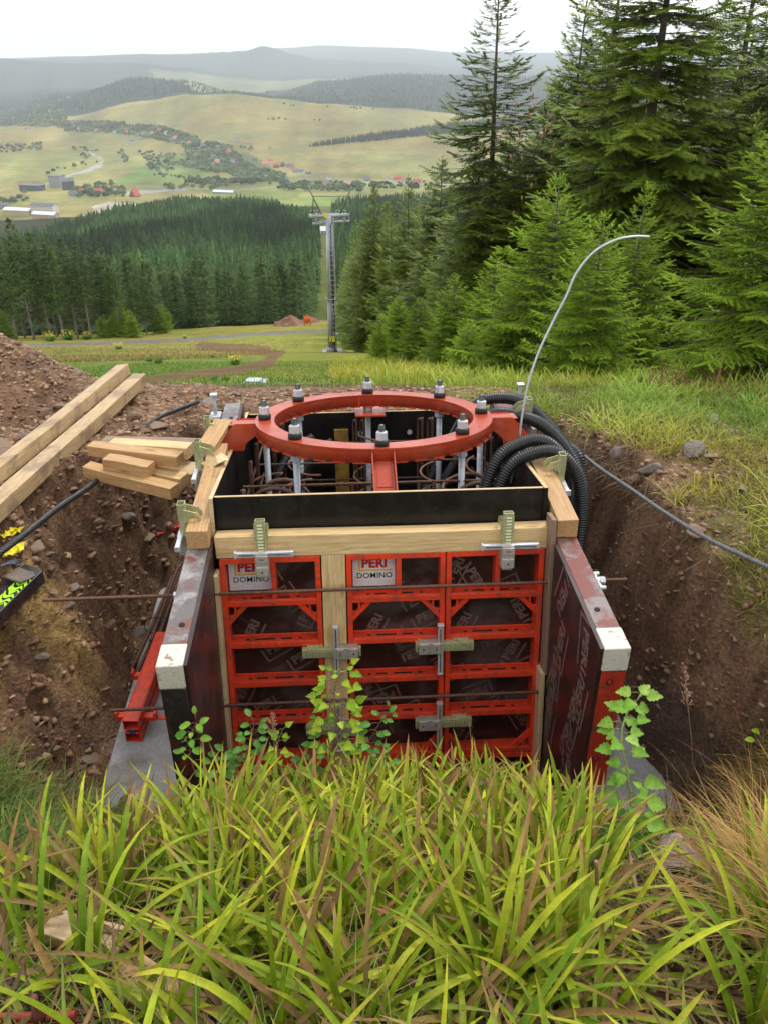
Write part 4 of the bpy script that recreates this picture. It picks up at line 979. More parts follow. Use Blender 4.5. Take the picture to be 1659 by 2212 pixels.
# ------------------------------------------------------------------ rocks
def rock_mesh(seed, sx, sy, sz, n=16):
    r = random.Random(seed); bm = bmesh.new()
    for _ in range(n):
        v = Vector((r.gauss(0, 1), r.gauss(0, 1), r.gauss(0, 1))).normalized()*r.uniform(.8, 1.05); bm.verts.new((v.x*sx, v.y*sy, v.z*sz))
    bmesh.ops.convex_hull(bm, input=bm.verts[:]); 
    for v in [v for v in bm.verts if not v.link_faces]: bm.verts.remove(v)
    bmesh.ops.bevel(bm, geom=bm.edges[:], offset=.06*min(sx, sy, sz)*2, segments=1, affect='EDGES')
    bmesh.ops.triangulate(bm, faces=bm.faces[:]); bmesh.ops.subdivide_edges(bm, edges=bm.edges[:], cuts=1)
    for v in bm.verts: v.co += Vector((r.uniform(-1, 1), r.uniform(-1, 1), r.uniform(-1, 1)))*.03*min(sx, sy, sz)
    me = bpy.data.meshes.new('rock'); bm.to_mesh(me); bm.free(); return me
RM = []
for i in range(9):
    me = rock_mesh(i, 1, random.Random(i).uniform(.55, .9), random.Random(i+50).uniform(.22, .55)); me.materials.append([M_slate, M_rock2, M_rock2][i % 3]); RM.append(me)
def rock(x, y, s, label, group, mi=None, name='rock', z=None, rot=None):
    o = bpy.data.objects.new(name, RM[rnd.randrange(9) if mi is None else mi]); COL.objects.link(o)
    o.location = (x, y, gz(x, y)+s*.12 if z is None else z); o.scale = (s, s, s); o.rotation_euler = rot or (rnd.gauss(0, .3), rnd.gauss(0, .3), rnd.uniform(0, 6.28))
    tag(o, label, 'rock', group); return o
cnt = 0
for k in range(900):
    x, y = rnd.uniform(-5.2, -.9), rnd.uniform(3.3, 7.4); d = math.hypot(x+4.9, y-6.6)
    if x > -1.2 and y < 5.7: continue
    P_ = project(np.array(x), np.array(y), np.array(gz(x, y)))
    if P_[0] < -10 or rnd.random() > (.35 if d < 3 else .20): continue
    s = .018+.075*rnd.random()**3.2
    if d < 3.0: la, g = 'angular brown stone lying loose on the spoil heap', 'stones on the spoil heap'
    elif y > 5.2: la, g = 'flat slate piece on the muddy ground behind the timber pile', 'slate pieces behind the timber pile'
    else: la, g = 'small stone on the trampled dirt left of the pit', 'stones left of the pit'
    rock(x, y, s, la, g); cnt += 1
    if cnt > 195: break
for k in range(40):
    x, y = rnd.uniform(-1.5, 1.2), rnd.uniform(5.7, 7.3); rock(x, y, .02+.05*rnd.random()**2, 'slate chip on the muddy strip behind the box', 'slate chips behind the box')
for k in range(26):
    x, y = rnd.uniform(1.2, 2.4), rnd.uniform(3.9, 5.8)
    if abs(gz(x, y)-float(h_base(np.array(x), np.array(y)))) > .15: continue
    rock(x, y, .02+.07*rnd.random()**2, 'slate piece on the bare edge right of the hoses', 'slate pieces right of the hoses')
for k in range(16):
    x, y = rnd.uniform(-2.1, -1.45), rnd.uniform(2.8, 4.0); rock(x, y, .02+.05*rnd.random()**2, 'stone stuck in the left cut face of the pit', 'stones in the left cut face')
def onpx(px, py, z0=-.1, it=8):
    """where the ray through the pixel meets the near ground"""
    d = ray(px, py); t = np.linspace(.8, 30, 4000); x = d[0]*t; y = d[1]*t; z = CAMH+d[2]*t; h = h_all(x, y); i = int(np.argmax(z <= h)); return Vector((x[i], y[i], h[i]))
for (px, py, s, mi, la) in [(372, 1120, .10, 3, 'rounded brown stone in front of the timber pile')][:0]: pass
for px, py, s, mi, la in [(345, 925, .13, 1, 'large pale brown angular block between the long timbers and the pile'), (290, 905, .10, 4, 'angular block touching the long timber beam, left of the pale block'), (540, 945, .10, 0, 'flat slate slab behind the left clamps'),
                          (10, 985, .14, 2, 'large block at the left picture edge above the long timbers'), (70, 965, .12, 5, 'brown block left of the long timbers at the foot of the heap'), (280, 1130, .09, 6, 'flat stone half sunk in the dirt above the cut face'),
                          (80, 1195, .08, 1, 'stone beside the yellow film'), (1400, 1020, .10, 0, 'flat slate slab on the right edge behind the wire rope'), (1335, 985, .09, 3, 'reddish slate behind the hoses near the right edge'), (1375, 1040, .08, 7, 'square stone under the wire rope on the right edge'),
                          (1500, 1150, .06, 2, 'grey stone under the right wire rope'), (45, 1245, .12, 0, 'dark slate slab lying on the black timber')]:
    p = onpx(px, py); rock(p.x, p.y, s, la, None, mi)
p = onpx(1445, 1880); me = rock_mesh(77, 1, .75, .62, 12); me.materials.append(M_rock3)
o = bpy.data.objects.new('boulder', me); COL.objects.link(o); o.location = p+Vector((.0, -.02, .11)); o.scale = (.115, .115, .115); o.rotation_euler = (.15, -.1, .4); tag(o, 'pinkish squared boulder in the grass at lower right', 'rock')
# gravel: countless
def gravel(name, pts, smin, smax, cols, mat):
    n = len(pts); T = np.array([(-1, -.6, -.3), (1, -.7, -.4), (.9, .8, -.3), (-.8, .7, -.4), (-.6, -.5, .45), (.7, -.4, .35), (.5, .6, .5), (-.5, .4, .3)])
    Fq = np.array([(0, 3, 2, 1), (4, 5, 6, 7), (0, 1, 5, 4), (1, 2, 6, 5), (2, 3, 7, 6), (3, 0, 4, 7)])
    s = smin+(smax-smin)*NR.rand(n)**3; a = NR.uniform(0, 6.28, n); sc = np.stack([s, s*NR.uniform(.5, 1, n), s*NR.uniform(.25, .8, n)], -1)
    t = T[None]*sc[:, None]*NR.uniform(.75, 1.2, (n, 8, 3)); tl = NR.normal(0, .35, n); y2 = t[..., 1]*np.cos(tl)[:, None]-t[..., 2]*np.sin(tl)[:, None]; z2 = t[..., 1]*np.sin(tl)[:, None]+t[..., 2]*np.cos(tl)[:, None]
    x = t[..., 0]*np.cos(a)[:, None]-y2*np.sin(a)[:, None]; y = t[..., 0]*np.sin(a)[:, None]+y2*np.cos(a)[:, None]
    V = np.stack([x+pts[:, 0:1], y+pts[:, 1:2], z2+pts[:, 2:3]], -1); q = (Fq[None]+np.arange(n)[:, None, None]*8).reshape(-1, 4)
    C = np.repeat(cvar(n, *cols, j=.35)[:, None], 8, 1); o = link_mesh(name, mk_mesh(name, V, [q], C), mat); o['kind'] = 'stuff'; return o
M_grav = m_leaf('gravel', trans=0, rough=.6, sc=60, rand=0)
p = rpts(38000, -5.4, 1.6, 2.7, 7.6); k = ((p[:, 0] < -1.0) | (p[:, 1] > 5.6)) & ((p[:, 1] < 7.2) | (np.hypot(p[:, 0]+4.9, p[:, 1]-6.6) < 2.6)); p = p[k]
gravel('gravel', onground(p[:, 0], p[:, 1], .0), .004, .040, ((.32, .21, .13), (.18, .10, .058)), M_grav)
p = rpts(8000, 1.1, 2.6, 2.6, 5.8); gravel('gravel', onground(p[:, 0], p[:, 1], -.002), .004, .030, ((.30, .19, .12), (.17, .095, .052)), M_grav)

# ------------------------------------------------------------------ timber lying left
def lay(name, a, b, w, h, mat, label, cat='timber', group=None, roll=0, seed=0):
    a, b = Vector(a), Vector(b); d = b-a; q = d.to_track_quat('X', 'Z').to_matrix().to_4x4(); return timber(name, d.length, w, h, mat, Matrix.Translation((a+b)/2) @ q @ RX(roll), label, cat, group, .004, seed)
def lift(p, dz): return Vector((p.x, p.y, p.z+dz))
pa = onpx(15, 1105); pb = onpx(308, 848)
A1 = lift(pb, .12); d = (pb-pa); A0 = lift(pa-d*.12, .05)
lay('long_timber', A0, A1, .10, .10, M_plank, 'long squared timber lying up the spoil heap, nearer and brighter of the two', 'timber', None, 4, 31)
off = Vector((-.135, .085, .045)); lay('long_timber', A0+off+Vector((-.02, .0, 0)), A1+off+Vector((-.02, .02, 0)), .10, .09, M_plank, 'long brown squared timber behind the brighter one on the spoil heap', 'timber', None, -6, 32)
def pile(px0, py0, px1, py1, z0, z1, w, h, mat, la, s): lay('short_timber', at_z(px0, py0, z0), at_z(px1, py1, z1), w, h, mat, la, 'timber', 'offcuts piled left of the box', 0, s)
zb = -.13
pile(190, 1014, 380, 1062, zb, zb+.0, .085, .075, M_wet, 'lowest front offcut of the timber pile, dark wet side showing', 41)
pile(300, 1022, 400, 1040, zb-.02, zb-.03, .10, .08, M_pale, 'pale offcut under the front of the timber pile', 42)
pile(232, 997, 328, 1014, zb+.075, zb+.07, .085, .075, M_wet, 'short stubby offcut on top of the timber pile front', 43)
pile(285, 993, 345, 1003, zb+.02, zb+.02, .08, .07, M_pale, 'small offcut peeking out behind the stubby one', 44)
pile(198, 968, 392, 993, zb+.075, zb+.09, .085, .07, M_wet, 'long middle offcut lying across the timber pile', 45)
pile(242, 964, 412, 974, zb+.02, zb+.06, .095, .08, M_pale, 'rear offcut with a fresh yellow sawn patch', 46)
pile(330, 1008, 430, 1020, zb-.05, zb-.04, .16, .05, M_plyedge, 'wide bright board under the pile beside the clamps', 47)
pile(225, 956, 420, 962, zb-.04, zb-.02, .10, .06, M_old, 'grey weathered offcut at the back of the timber pile', 48)
# timbers in the foreground grass
p = onpx(185, 2045); timber('grass_timber', .20, .075, .05, M_plank, TR(p.x, p.y, p.z+.05) @ RZ(-12) @ RY(6), 'short cracked timber offcut half buried in the lower left leaves', 'timber', seed=51)
p = onpx(345, 2165); timber('grass_timber', .22, .10, .04, M_wet, TR(p.x, p.y, p.z+.03) @ RZ(-28) @ RY(4), 'broad brown board under the leaves at the bottom edge', 'timber', seed=52)
# red tool, lower left corner
p = onpx(105, 2225); t = thing('red_pipe_tool', 'rusty red pipe with an upright handle at the bottom left corner', 'tool', TR(p.x, p.y, p.z+.05) @ RZ(2))
a = MB(); a.tube([(-.30, 0, 0), (.07, 0, 0)], .011, 12); a.build('pipe', m_wear('rusty_red', (.40, .045, .02), (.12, .05, .03), .5), t)
a = MB(); a.lathe([(.0, -.02), (.026, -.018), (.03, 0), (.024, .022), (.012, .03), (.010, .06), (.014, .085), (.0, .09)], 14, TR(-.005, .0, .012) @ SCL(.6, .6, .75)); a.build('handle', m_wear('rusty_red_dark', (.16, .045, .03), (.07, .035, .025), .5), t)
# ------------------------------------------------------------------ wire ropes
def rope(pts, r, mat, label, strands=6, lay_=.055):
    P = resample(catmull(pts, 12), .012); t = thing('wire_rope', label, 'wire rope'); 
    n = len(P); vs = MB(); T = [(P[min(i+1, n-1)]-P[max(i-1, 0)]).normalized() for i in range(n)]
    for s in range(strands):
        Q = []
        for i in range(n):
            u_ = T[i].orthogonal().normalized() if False else T[i].cross(Vector((0, 0, 1))).normalized(); v_ = T[i].cross(u_); a = 2*math.pi*(s/strands+i*.012/lay_/2)
            Q.append(P[i]+(u_*math.cos(a)+v_*math.sin(a))*r*.62)
        vs.tube(Q, r*.42, 5)
    o = vs.build('strands', mat, t); return t
L1 = [at_z(*q) for q in [(-60, 1240, .0), (0, 1195, .02), (60, 1150, .02), (130, 1095, -.04), (205, 1043, -.15), (262, 985, -.29), (300, 942, -.33), (340, 905, -.30), (385, 885, -.36), (430, 868, -.40)]]
rope(L1, .017, M_wire, 'dark twisted wire rope running under the timber pile on the left')
L2 = [at_z(*q) for q in [(1262, 985, -.06), (1300, 1015, -.02), (1360, 1055, .0), (1440, 1110, .03), (1530, 1165, .06), (1600, 1198, .09), (1680, 1235, .13), (1800, 1290, .2)]]
rope(L2, .0115, M_wire2, 'grey twisted wire rope hanging along the right rim of the pit')
# black painted timber, film, tapes
p = onpx(22, 1315); q_ = onpx(78, 1262)
t = thing('black_timber', 'black wet timber end with yellow-green spray marks at the left edge', 'timber'); d = (q_-p); M = Matrix.Translation(lift(p.lerp(q_, .3), .05)) @ d.to_track_quat('X', 'Z').to_matrix().to_4x4() @ RX(8)
a = MB(); a.box(-.30, .16, -.06, .06, -.045, .045); a.build('baulk', m_wear('wet_black_wood', (.03, .028, .028), (.07, .06, .05), .25, 0, 9), t, M, .006)
a = MB(); r = random.Random(5)
for k in range(7):
    x = -.14+.032*k; a.add([(x+r.uniform(-.01, .01)+(.02*math.sin(j*2)), -.055+.022*j/1.3, .0465) for j in range(5)]+[(x+.017+r.uniform(-.006, .01)+(.02*math.sin(j*2)), -.055+.022*j/1.3, .0465) for j in range(5)], [(j, j+1, 6+j, 5+j) for j in range(4)])
a.build('spray_marks', M_neon, t, M)
# neon stroke on the left facing board
a = MB(); a.add([(-.832, -.075, -.50+.0), (-.829, -.071, -.34), (-.824, -.0715, -.37), (-.826, -.0715, -.52), (-.834, -.0715, -.58)], [(0, 1, 2, 3, 4)]); 
def crumple(name, pts3, s, mat, label, cat, seed):
    r = random.Random(seed); mb = MB(); n, m = 9, 5
    for i in range(n): 
        c_ = pts3[0].lerp(pts3[1], i/(n-1))
        for j in range(m): mb.v.append(c_+Vector((r.uniform(-.3, .3)*s, (j-2)*s*.32+r.uniform(-.12, .12)*s, r.uniform(0, .45)*s)))
    for i in range(n-1):
        for j in range(m-1):
            if r.random() < .93: mb.f.append([i*m+j, i*m+j+1, i*m+m+j+1, i*m+m+j]); mb.sm.append(False)
    o = mb.build(name, mat); so = o.modifiers.new('s', 'SOLIDIFY'); so.thickness = .0015; tag(o, label, cat); return o
crumple('plastic_film', [lift(onpx(12, 1205), .01), lift(onpx(50, 1195), .02)], .07, M_yfilm, 'crumpled yellow film below the wire rope at the left edge', 'plastic film', 1)
crumple('plastic_film', [lift(onpx(12, 1168), .01), lift(onpx(52, 1155), .02)], .05, M_yfilm, 'crumpled yellow film above the wire rope at the left edge', 'plastic film', 2)
crumple('barrier_tape', [lift(onpx(345, 1162), .02), lift(onpx(395, 1142), .02)], .045, M_rtape, 'torn red tape on the crumbling edge left of the box', 'tape', 3)
crumple('cloth_scrap', [lift(onpx(15, 1228), .03), lift(onpx(95, 1228), .03)], .05, m_plain('grey_scrap', (.16, .17, .19), .4), 'flat grey scrap lying on the slate at the left edge', 'scrap', 4)
# ------------------------------------------------------------------ small plants near the front
def leaf_poly(kind):
    if kind == 'round': return [(0, 0), (.18, .12), (.3, .3), (.32, .5), (.24, .75), (.1, .92), (0, 1), (-.1, .92), (-.24, .75), (-.32, .5), (-.3, .3), (-.18, .12)]
    if kind == 'birch': return [(0, 0), (.22, .08), (.40, .22), (.33, .34), (.34, .46), (.22, .56), (.2, .7), (.08, .82), (0, 1), (-.08, .82), (-.2, .7), (-.22, .56), (-.34, .46), (-.33, .34), (-.40, .22), (-.22, .08)]
    return [(0, 0), (.25, .05), (.42, .2), (.34, .3), (.40, .42), (.28, .5), (.30, .64), (.16, .72), (.12, .86), (0, 1), (-.12, .86), (-.16, .72), (-.30, .64), (-.28, .5), (-.40, .42), (-.34, .3), (-.42, .2), (-.25, .05)]
def leaves(t, spec, kind, mat, name='leaf'):
    for (p, d, up, s, col) in spec:
        d = Vector(d).normalized(); up = Vector(up); sd = d.cross(up).normalized(); nn = sd.cross(d); P = leaf_poly(kind); n = len(P)
        V = [Vector(p)+d*(y*s)+sd*(x*s)+nn*(abs(x)*s*.35-(y**2)*s*.18) for x, y in P]; mid = [Vector(p)+d*(k*s)-nn*(k*k*s*.18) for k in (.05, .35, .65, .92)]
        V2 = V+mid; F = []; 
        h = n//2
        ring_ = lambda i: min(3, int(P[i % n][1]*4*.99))
        for i in range(n):
            a_, b_ = ring_(i), ring_(i+1); F.append((i, (i+1) % n, n+b_)); 
            if a_ != b_: F.append((i, n+b_, n+a_))
        cc = np.array([col]*len(V2))*np.array([[1]]*n+[[1.25]]*4)
        o = link_mesh(name, mk_mesh(name, np.array([tuple(v) for v in V2]), [np.array(F)], cc, False), mat, t)
M_broad = m_leaf('broad_leaf', trans=.35, rough=.4, sc=50, rand=.25)
M_stem = m_plain('plant_stem', (.16, .11, .05), .6, 0, 40, .3); M_gstem = m_plain('green_stem', (.20, .24, .07), .5, 0, 40, .3)
def twiggy(name, label, cat, stem_px, F0, F1, n, size, cols, kind, seed, rs=.004, stem=M_stem, spread=.04, side=2):
    r = random.Random(seed); m = len(stem_px); P = [at_F(x, y, F0+(F1-F0)*i/(m-1)) for i, (x, y) in enumerate(stem_px)]; Q = catmull(P, 6)
    t = thing(name, label, cat); a = MB(); a.tube(Q, [rs*(1-.6*i/len(Q)) for i in range(len(Q))], 6); a.build('stem', stem, t); sp = []
    for k in range(n):
        f = .22+.78*(k+.5)/n; c_ = Q[min(len(Q)-1, int(f*len(Q)))]; an = k*2.4+r.uniform(-.3, .3); out = Vector((math.cos(an), .6*math.sin(an)-.2, r.uniform(.05, .8))); b_ = c_+out.normalized()*spread*r.uniform(.4, 1)*(1.2-f*.6)
        tw = MB(); tw.tube([c_, (c_+b_)/2+Vector((0, 0, .006)), b_], .0014, 5); tw.build('twig', stem, t)
        sp.append((b_, (out.x, out.y, out.z*.4-.1+r.uniform(-.4, .5)), (r.uniform(-.3, .3), -.5, 1), size*r.uniform(.6, 1.15)*(1.1-.4*f), tuple(np.array(cols[0])*(1-(q0 := r.random()))+np.array(cols[1])*q0)))
    leaves(t, sp, kind, M_broad); return t
YG = ((.16, .30, .02), (.34, .44, .03)); GG = ((.07, .20, .03), (.13, .28, .05))
twiggy('birch_sapling', 'young birch shoot with yellow-green toothed leaves in front of the timber filler', 'sapling', [(700, 1690), (718, 1620), (728, 1560), (722, 1500), (735, 1450)], 2.33, 2.55, 52, .056, YG, 'birch', 1, spread=.11)
twiggy('birch_sapling', 'small birch shoot with hanging pale leaves left of the taller one', 'sapling', [(610, 1700), (605, 1650), (600, 1610), (612, 1575)], 2.3, 2.45, 13, .05, YG, 'birch', 2, spread=.04)
for i, (px, la, cs) in enumerate([([(520, 1700), (530, 1640), (545, 1590), (550, 1560)], 'willow twig with oval leaves at the lower left of the red panels', GG), ([(770, 1700), (785, 1630), (815, 1570), (845, 1535)], 'willow twig leaning right in front of the middle red panel', GG),
                              ([(425, 1680), (412, 1630), (415, 1590), (425, 1560)], 'willow twig beside the black end of the left side panel', ((.10, .25, .03), (.22, .36, .04))), ([(660, 1700), (665, 1650), (690, 1600), (700, 1540)], 'willow twig rising between the two birch shoots', GG),
                              ([(830, 1720), (835, 1680), (825, 1640), (800, 1610)], 'willow twig low in front of the middle red panel', GG), ([(480, 1720), (470, 1680), (490, 1640), (520, 1620)], 'willow twig low beside the narrow timber strip', GG)]):
    twiggy('willow_twig', la, 'twig', px, 2.3, 2.45, 20, .052, cs, 'round', 10+i, .0028, m_plain('red_stem_%d' % i, (.16, .05, .03)), .055)
twiggy('raspberry_plant', 'tall raspberry cane with toothed leaves in front of the right side panel', 'plant', [(1335, 1960), (1352, 1880), (1362, 1780), (1356, 1680), (1342, 1600), (1352, 1545), (1385, 1500)], 1.75, 2.3, 36, .078, ((.14, .30, .03), (.30, .45, .08)), 'rasp', 31, .006, M_gstem, .075)
twiggy('raspberry_plant', 'shorter raspberry shoot right of the tall cane', 'plant', [(1340, 1960), (1368, 1860), (1385, 1760), (1392, 1690)], 1.75, 2.1, 17, .058, ((.10, .28, .03), (.22, .42, .04)), 'rasp', 32, .005, M_gstem, .04)
twiggy('raspberry_plant', 'small raspberry shoot with bright leaves at the bottom centre', 'plant', [(950, 2200), (938, 2160), (930, 2130), (935, 2110)], 1.12, 1.22, 8, .045, ((.10, .28, .03), (.20, .38, .05)), 'rasp', 33, .003, M_gstem, .03)
twiggy('sallow_shoot', 'sallow shoot with grey-green oval leaves at the lower right edge', 'plant', [(1655, 2090), (1610, 2010), (1565, 1960), (1500, 1930)], 1.45, 1.75, 12, .055, ((.12, .26, .07), (.20, .34, .14)), 'round', 34, .004, m_plain('pink_stem', (.25, .08, .05)), .05)
twiggy('bramble', 'bramble leaves in the grass above the boulder', 'plant', [(1240, 1830), (1300, 1790), (1360, 1780), (1420, 1800)], 1.9, 1.95, 14, .05, ((.09, .22, .03), (.16, .3, .05)), 'rasp', 35, .003, M_gstem, .04)
twiggy('yellow_shrub', 'small leafy shrub on the right pit rim', 'plant', [(1655, 1640), (1648, 1600), (1650, 1570)], 2.6, 2.7, 7, .05, YG, 'round', 36, .003, M_stem, .05)
for i, (pts, la, c_, rr) in enumerate([([(1287, 1860), (1290, 1960), (1288, 2060)], 'cut dry brown stem standing left of the raspberry canes', (.22, .12, .06), .005), ([(1080, 1960), (1000, 2060), (900, 2120)], 'fallen brown stalk lying in the leaves', (.26, .13, .07), .005)]):
    Q = [lift(onpx(x, y), .02 if i else .0) for x, y in pts]
    if i == 0: b0 = onpx(1288, 2060); Q = [at_F(1287, 1860, b0.y+.03), at_F(1290, 1960, b0.y+.01), b0]
    a = MB(); a.tube(catmull(Q, 6), rr, 7); tag(a.build('dry_stem', m_plain('dry_stem_%d' % i, c_)), la, 'stem')
# seed head grasses
for i, (x0, y0, x1, y1, F0, F1, la) in enumerate([(1500, 1760, 1475, 1430, 2.35, 2.5, 'tall grass stalk with a fluffy seed head in front of the right cut'), (586, 1700, 590, 1540, 2.3, 2.4, 'thin grass stalk with a sparse seed head before the left red panel'), (1015, 1700, 1013, 1560, 2.3, 2.35, 'single reddish stalk before the right red panel')]):
    a0, a1 = at_F(x0, y0, F0), at_F(x1, y1, F1); t = thing('grass_stalk', la, 'grass stalk'); a = MB(); a.tube([a0, a0.lerp(a1, .5)+Vector((.01, 0, 0)), a1], [.0022, .0016, .0008], 5); a.build('stalk', m_plain('stalk_%d' % i, (.28, .15, .08)), t)
    if i < 2:
        b = MB(); r = random.Random(i)
        for k in range(46):
            c_ = a0.lerp(a1, .72+.28*k/46); q_ = c_+Vector((r.uniform(-1, 1), r.uniform(-1, 1), r.uniform(.1, 1)))*.028*(1.3-k/46); b.tube([c_, q_], [.0006, .0014], 4)
        b.build('seed_head', m_plain('seed_%d' % i, (.33, .19, .11)), t)
# ------------------------------------------------------------------ spruces
def shoot_template(kind):
    T = []; 
    def tri(a, b, c): T.append((a, b, c))
    if kind == 'near':      # bottle brush: needles all round a short stem, unit length along x
        n = 8
        for i in range(n):
            x = .06+.80*i/(n-1); 
            for s, u in ((1, .25), (-1, .25), (.35, 1), ):
                l = .21; d = Vector((.55, s*.8, u*.8)).normalized()*l*(1-.35*i/n)
                if s == .35: d.y *= (1 if i % 2 else -1)
                tri((x-.07, 0, 0), (x+.07, 0, 0), (x+d.x, d.y, d.z))
        tri((.80, -.035, 0), (.80, .035, 0), (1.04, 0, .02)); tri((0, -.018, 0), (0, .018, 0), (.95, 0, 0))
    elif kind == 'mid':
        n = 5
        for i in range(n):
            x = .05+.72*i/(n-1)
            for s in (1, -1): tri((x-.10, 0, 0), (x+.10, 0, 0), (x+.18, s*.27*(1-.4*i/n), -.05))
            tri((x-.07, 0, .0), (x+.08, 0, 0), (x+.10, 0, -.16))
        tri((.70, -.07, 0), (.70, .07, 0), (1.05, 0, -.02))
    else:
        tri((0, -.16, 0), (.1, .16, 0), (1.0, .02, -.10)); tri((0, 0, .05), (.55, .40, -.18), (.12, .05, -.02)); tri((0, 0, .05), (.5, -.42, -.16), (.15, -.05, -.02)); tri((.05, 0, .02), (.75, .05, -.34), (.35, .05, .0))
    return np.array(T, float)          # (m,3,3)
def expand(tpl, pos, d, up, sc, col, j=.12):
    d = d/np.linalg.norm(d, axis=1, keepdims=True); s = np.cross(up, d); s /= np.linalg.norm(s, axis=1, keepdims=True)+1e-9; u = np.cross(d, s)
    M = np.stack([d, s, u], 1)*sc[:, None, None]; V = np.einsum('mkj,njc->nmkc', tpl, M)+pos[:, None, None, :]
    n, m = V.shape[:2]; C = np.repeat(np.repeat((col*(1+NR.uniform(-j, j, (n, 1))))[:, None, None, :], m, 1), 3, 2)
    C = C*np.array([.85, .95, 1.2])[None, None, :, None]
    return V.reshape(-1, 3), np.arange(n*m*3).reshape(-1, 3), C.reshape(-1, 3)
def spruce_mesh(H, R0, cb0, seed, kind, shoot, wsp, nb, csec, base_c, tip_c, droop=.35, top_pow=.75, dead=0, tiers=1):
    r = np.random.RandomState(seed); pos = []; dr = []; sc = []; cl = []; br = MB()
    z = cb0*H+.02*H; lean = r.uniform(-.02, .02, 2)
    shoot0 = shoot
    while z < H*.985:
        t = (z-cb0*H)/(H*(1-cb0)); shoot = shoot0*(.38+.62*min(1, (1-t)*3.2)); tt = z/H; Lb = R0*(1-t)**top_pow*min(1, .55+t*4) + .05*H*.3*(1-t)
        for k in range(nb):
            if r.rand() < .08+.35*(t > .8): continue
            a = 2*math.pi*(k/nb)+z*7+r.uniform(-.35, .35); L = Lb*r.uniform(.62, 1.15); p0 = np.array([lean[0]*z, lean[1]*z, z+r.uniform(-.3, .3)*wsp])
            e0 = (-.18+.80*t**1.8)+r.uniform(-.12, .12); hd = np.array([math.cos(a), math.sin(a), 0]); ns = max(3, int(L/csec)); prev = p0
            for i in range(1, ns+1):
                f = i/ns; el = e0-droop*math.sin(f*math.pi)*(1-t*.8)+.45*f*f*(1-.3*t); dd = hd*math.cos(el)+np.array([0, 0, math.sin(el)]); p = prev+dd*(L/ns)
                lat = np.array([-hd[1], hd[0], 0]); l2 = min(.42*L*(1-f)+shoot*.9, .42*L)
                inner = .35 if f < .25 else 1
                for s in (1, -1):
                    if r.rand() > .93*inner+.07: continue
                    d2 = dd*.65+lat*s*.8+np.array([0, 0, -.12-.25*(1-t)*r.rand()]); d2 /= np.linalg.norm(d2); m = max(1, int(l2/shoot+.3)); q = p.copy()
                    for j in range(m):
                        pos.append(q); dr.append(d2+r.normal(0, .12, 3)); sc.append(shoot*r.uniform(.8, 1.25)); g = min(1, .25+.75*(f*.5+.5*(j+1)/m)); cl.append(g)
                        if m > 1 and tiers > 1:
                            for s2 in (1, -1):
                                if r.rand() < .75: pos.append(q+d2*shoot*.3); d3 = d2*.7+np.cross(d2, [0, 0, 1])*s2*.7+np.array([0, 0, -.1]); dr.append(d3); sc.append(shoot*r.uniform(.6, .95)); cl.append(g*.9)
                        q = q+d2*shoot*.8
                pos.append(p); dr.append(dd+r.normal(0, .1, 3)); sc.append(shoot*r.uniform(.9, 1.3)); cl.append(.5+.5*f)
                prev = p
            if kind != 'far' and L > .3: br.tube([p0, p0+(prev-p0)*.5+np.array([0, 0, -.03*L]), prev], [.007*L+.003, .004*L+.002, .001], 4, False)
        z += wsp*r.uniform(.8, 1.2)*(1-.35*tt)
    # leader
    for k in range(8):
        zz = H*(.93+.07*k/8); pos.append(np.array([lean[0]*zz, lean[1]*zz, zz])); a = k*2.4; dr.append(np.array([.25*math.cos(a), .25*math.sin(a), 1])); sc.append(shoot0*.5); cl.append(1)
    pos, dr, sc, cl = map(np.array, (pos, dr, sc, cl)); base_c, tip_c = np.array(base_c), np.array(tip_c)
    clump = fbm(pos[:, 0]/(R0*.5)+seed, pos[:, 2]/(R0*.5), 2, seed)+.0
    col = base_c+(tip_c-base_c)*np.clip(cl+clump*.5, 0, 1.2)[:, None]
    up = np.zeros_like(dr); up[:, 2] = 1; up[:, 0] = .13
    V, F, C = expand(shoot_template(kind), pos, dr, up, sc, col); fol = mk_mesh('crown', V, [F], C)
    tk = MB(); tk.tube([(lean[0]*z_, lean[1]*z_, z_) for z_ in np.linspace(-.04*H, H*.97, 9)], [.0115*H*(1-.93*q_)+.004 for q_ in np.linspace(0, 1, 9)], 8)
    if dead:
        for k in range(dead):
            z_ = r.uniform(.12, cb0+.08)*H; a = r.uniform(0, 6.28); L = r.uniform(.3, .8)*R0; tk.tube([(0, 0, z_), (math.cos(a)*L*.6, math.sin(a)*L*.6, z_-.12*L), (math.cos(a)*L, math.sin(a)*L, z_-.02*L)], [.006*R0*2, .004*R0*2, .001], 3, False)
    o = len(tk.v)
    for v in br.v: tk.v.append(v)
    for f, s in zip(br.f, br.sm): tk.f.append([i+o for i in f]); tk.sm.append(s)
    me = bpy.data.meshes.new('trunk'); me.from_pydata([tuple(v) for v in tk.v], [], tk.f); me.polygons.foreach_set('use_smooth', tk.sm); return fol, me
M_needle = m_leaf('spruce_needles', trans=.18, rough=.5, sc=3, rand=.16)
M_needfar = m_leaf('spruce_crown_far', trans=.1, rough=.7, sc=.3, rand=.22)
M_bark = m_wear('spruce_bark', (.13, .10, .085), (.07, .05, .04), .85, 0, 9, .4, .7, .6)
M_barkp = m_wear('pale_bark', (.30, .25, .21), (.16, .13, .11), .85, 0, 1.2, .4, .7, .3)
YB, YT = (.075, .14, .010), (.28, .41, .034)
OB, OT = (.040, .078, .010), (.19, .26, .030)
LIB = {}
def lib(key, *a, bark=None, leafm=None, **k):
    f, t = spruce_mesh(*a, **k); f.materials.append(leafm or M_needle); t.materials.append(bark or M_bark); LIB[key] = (f, t, a[0]); return key
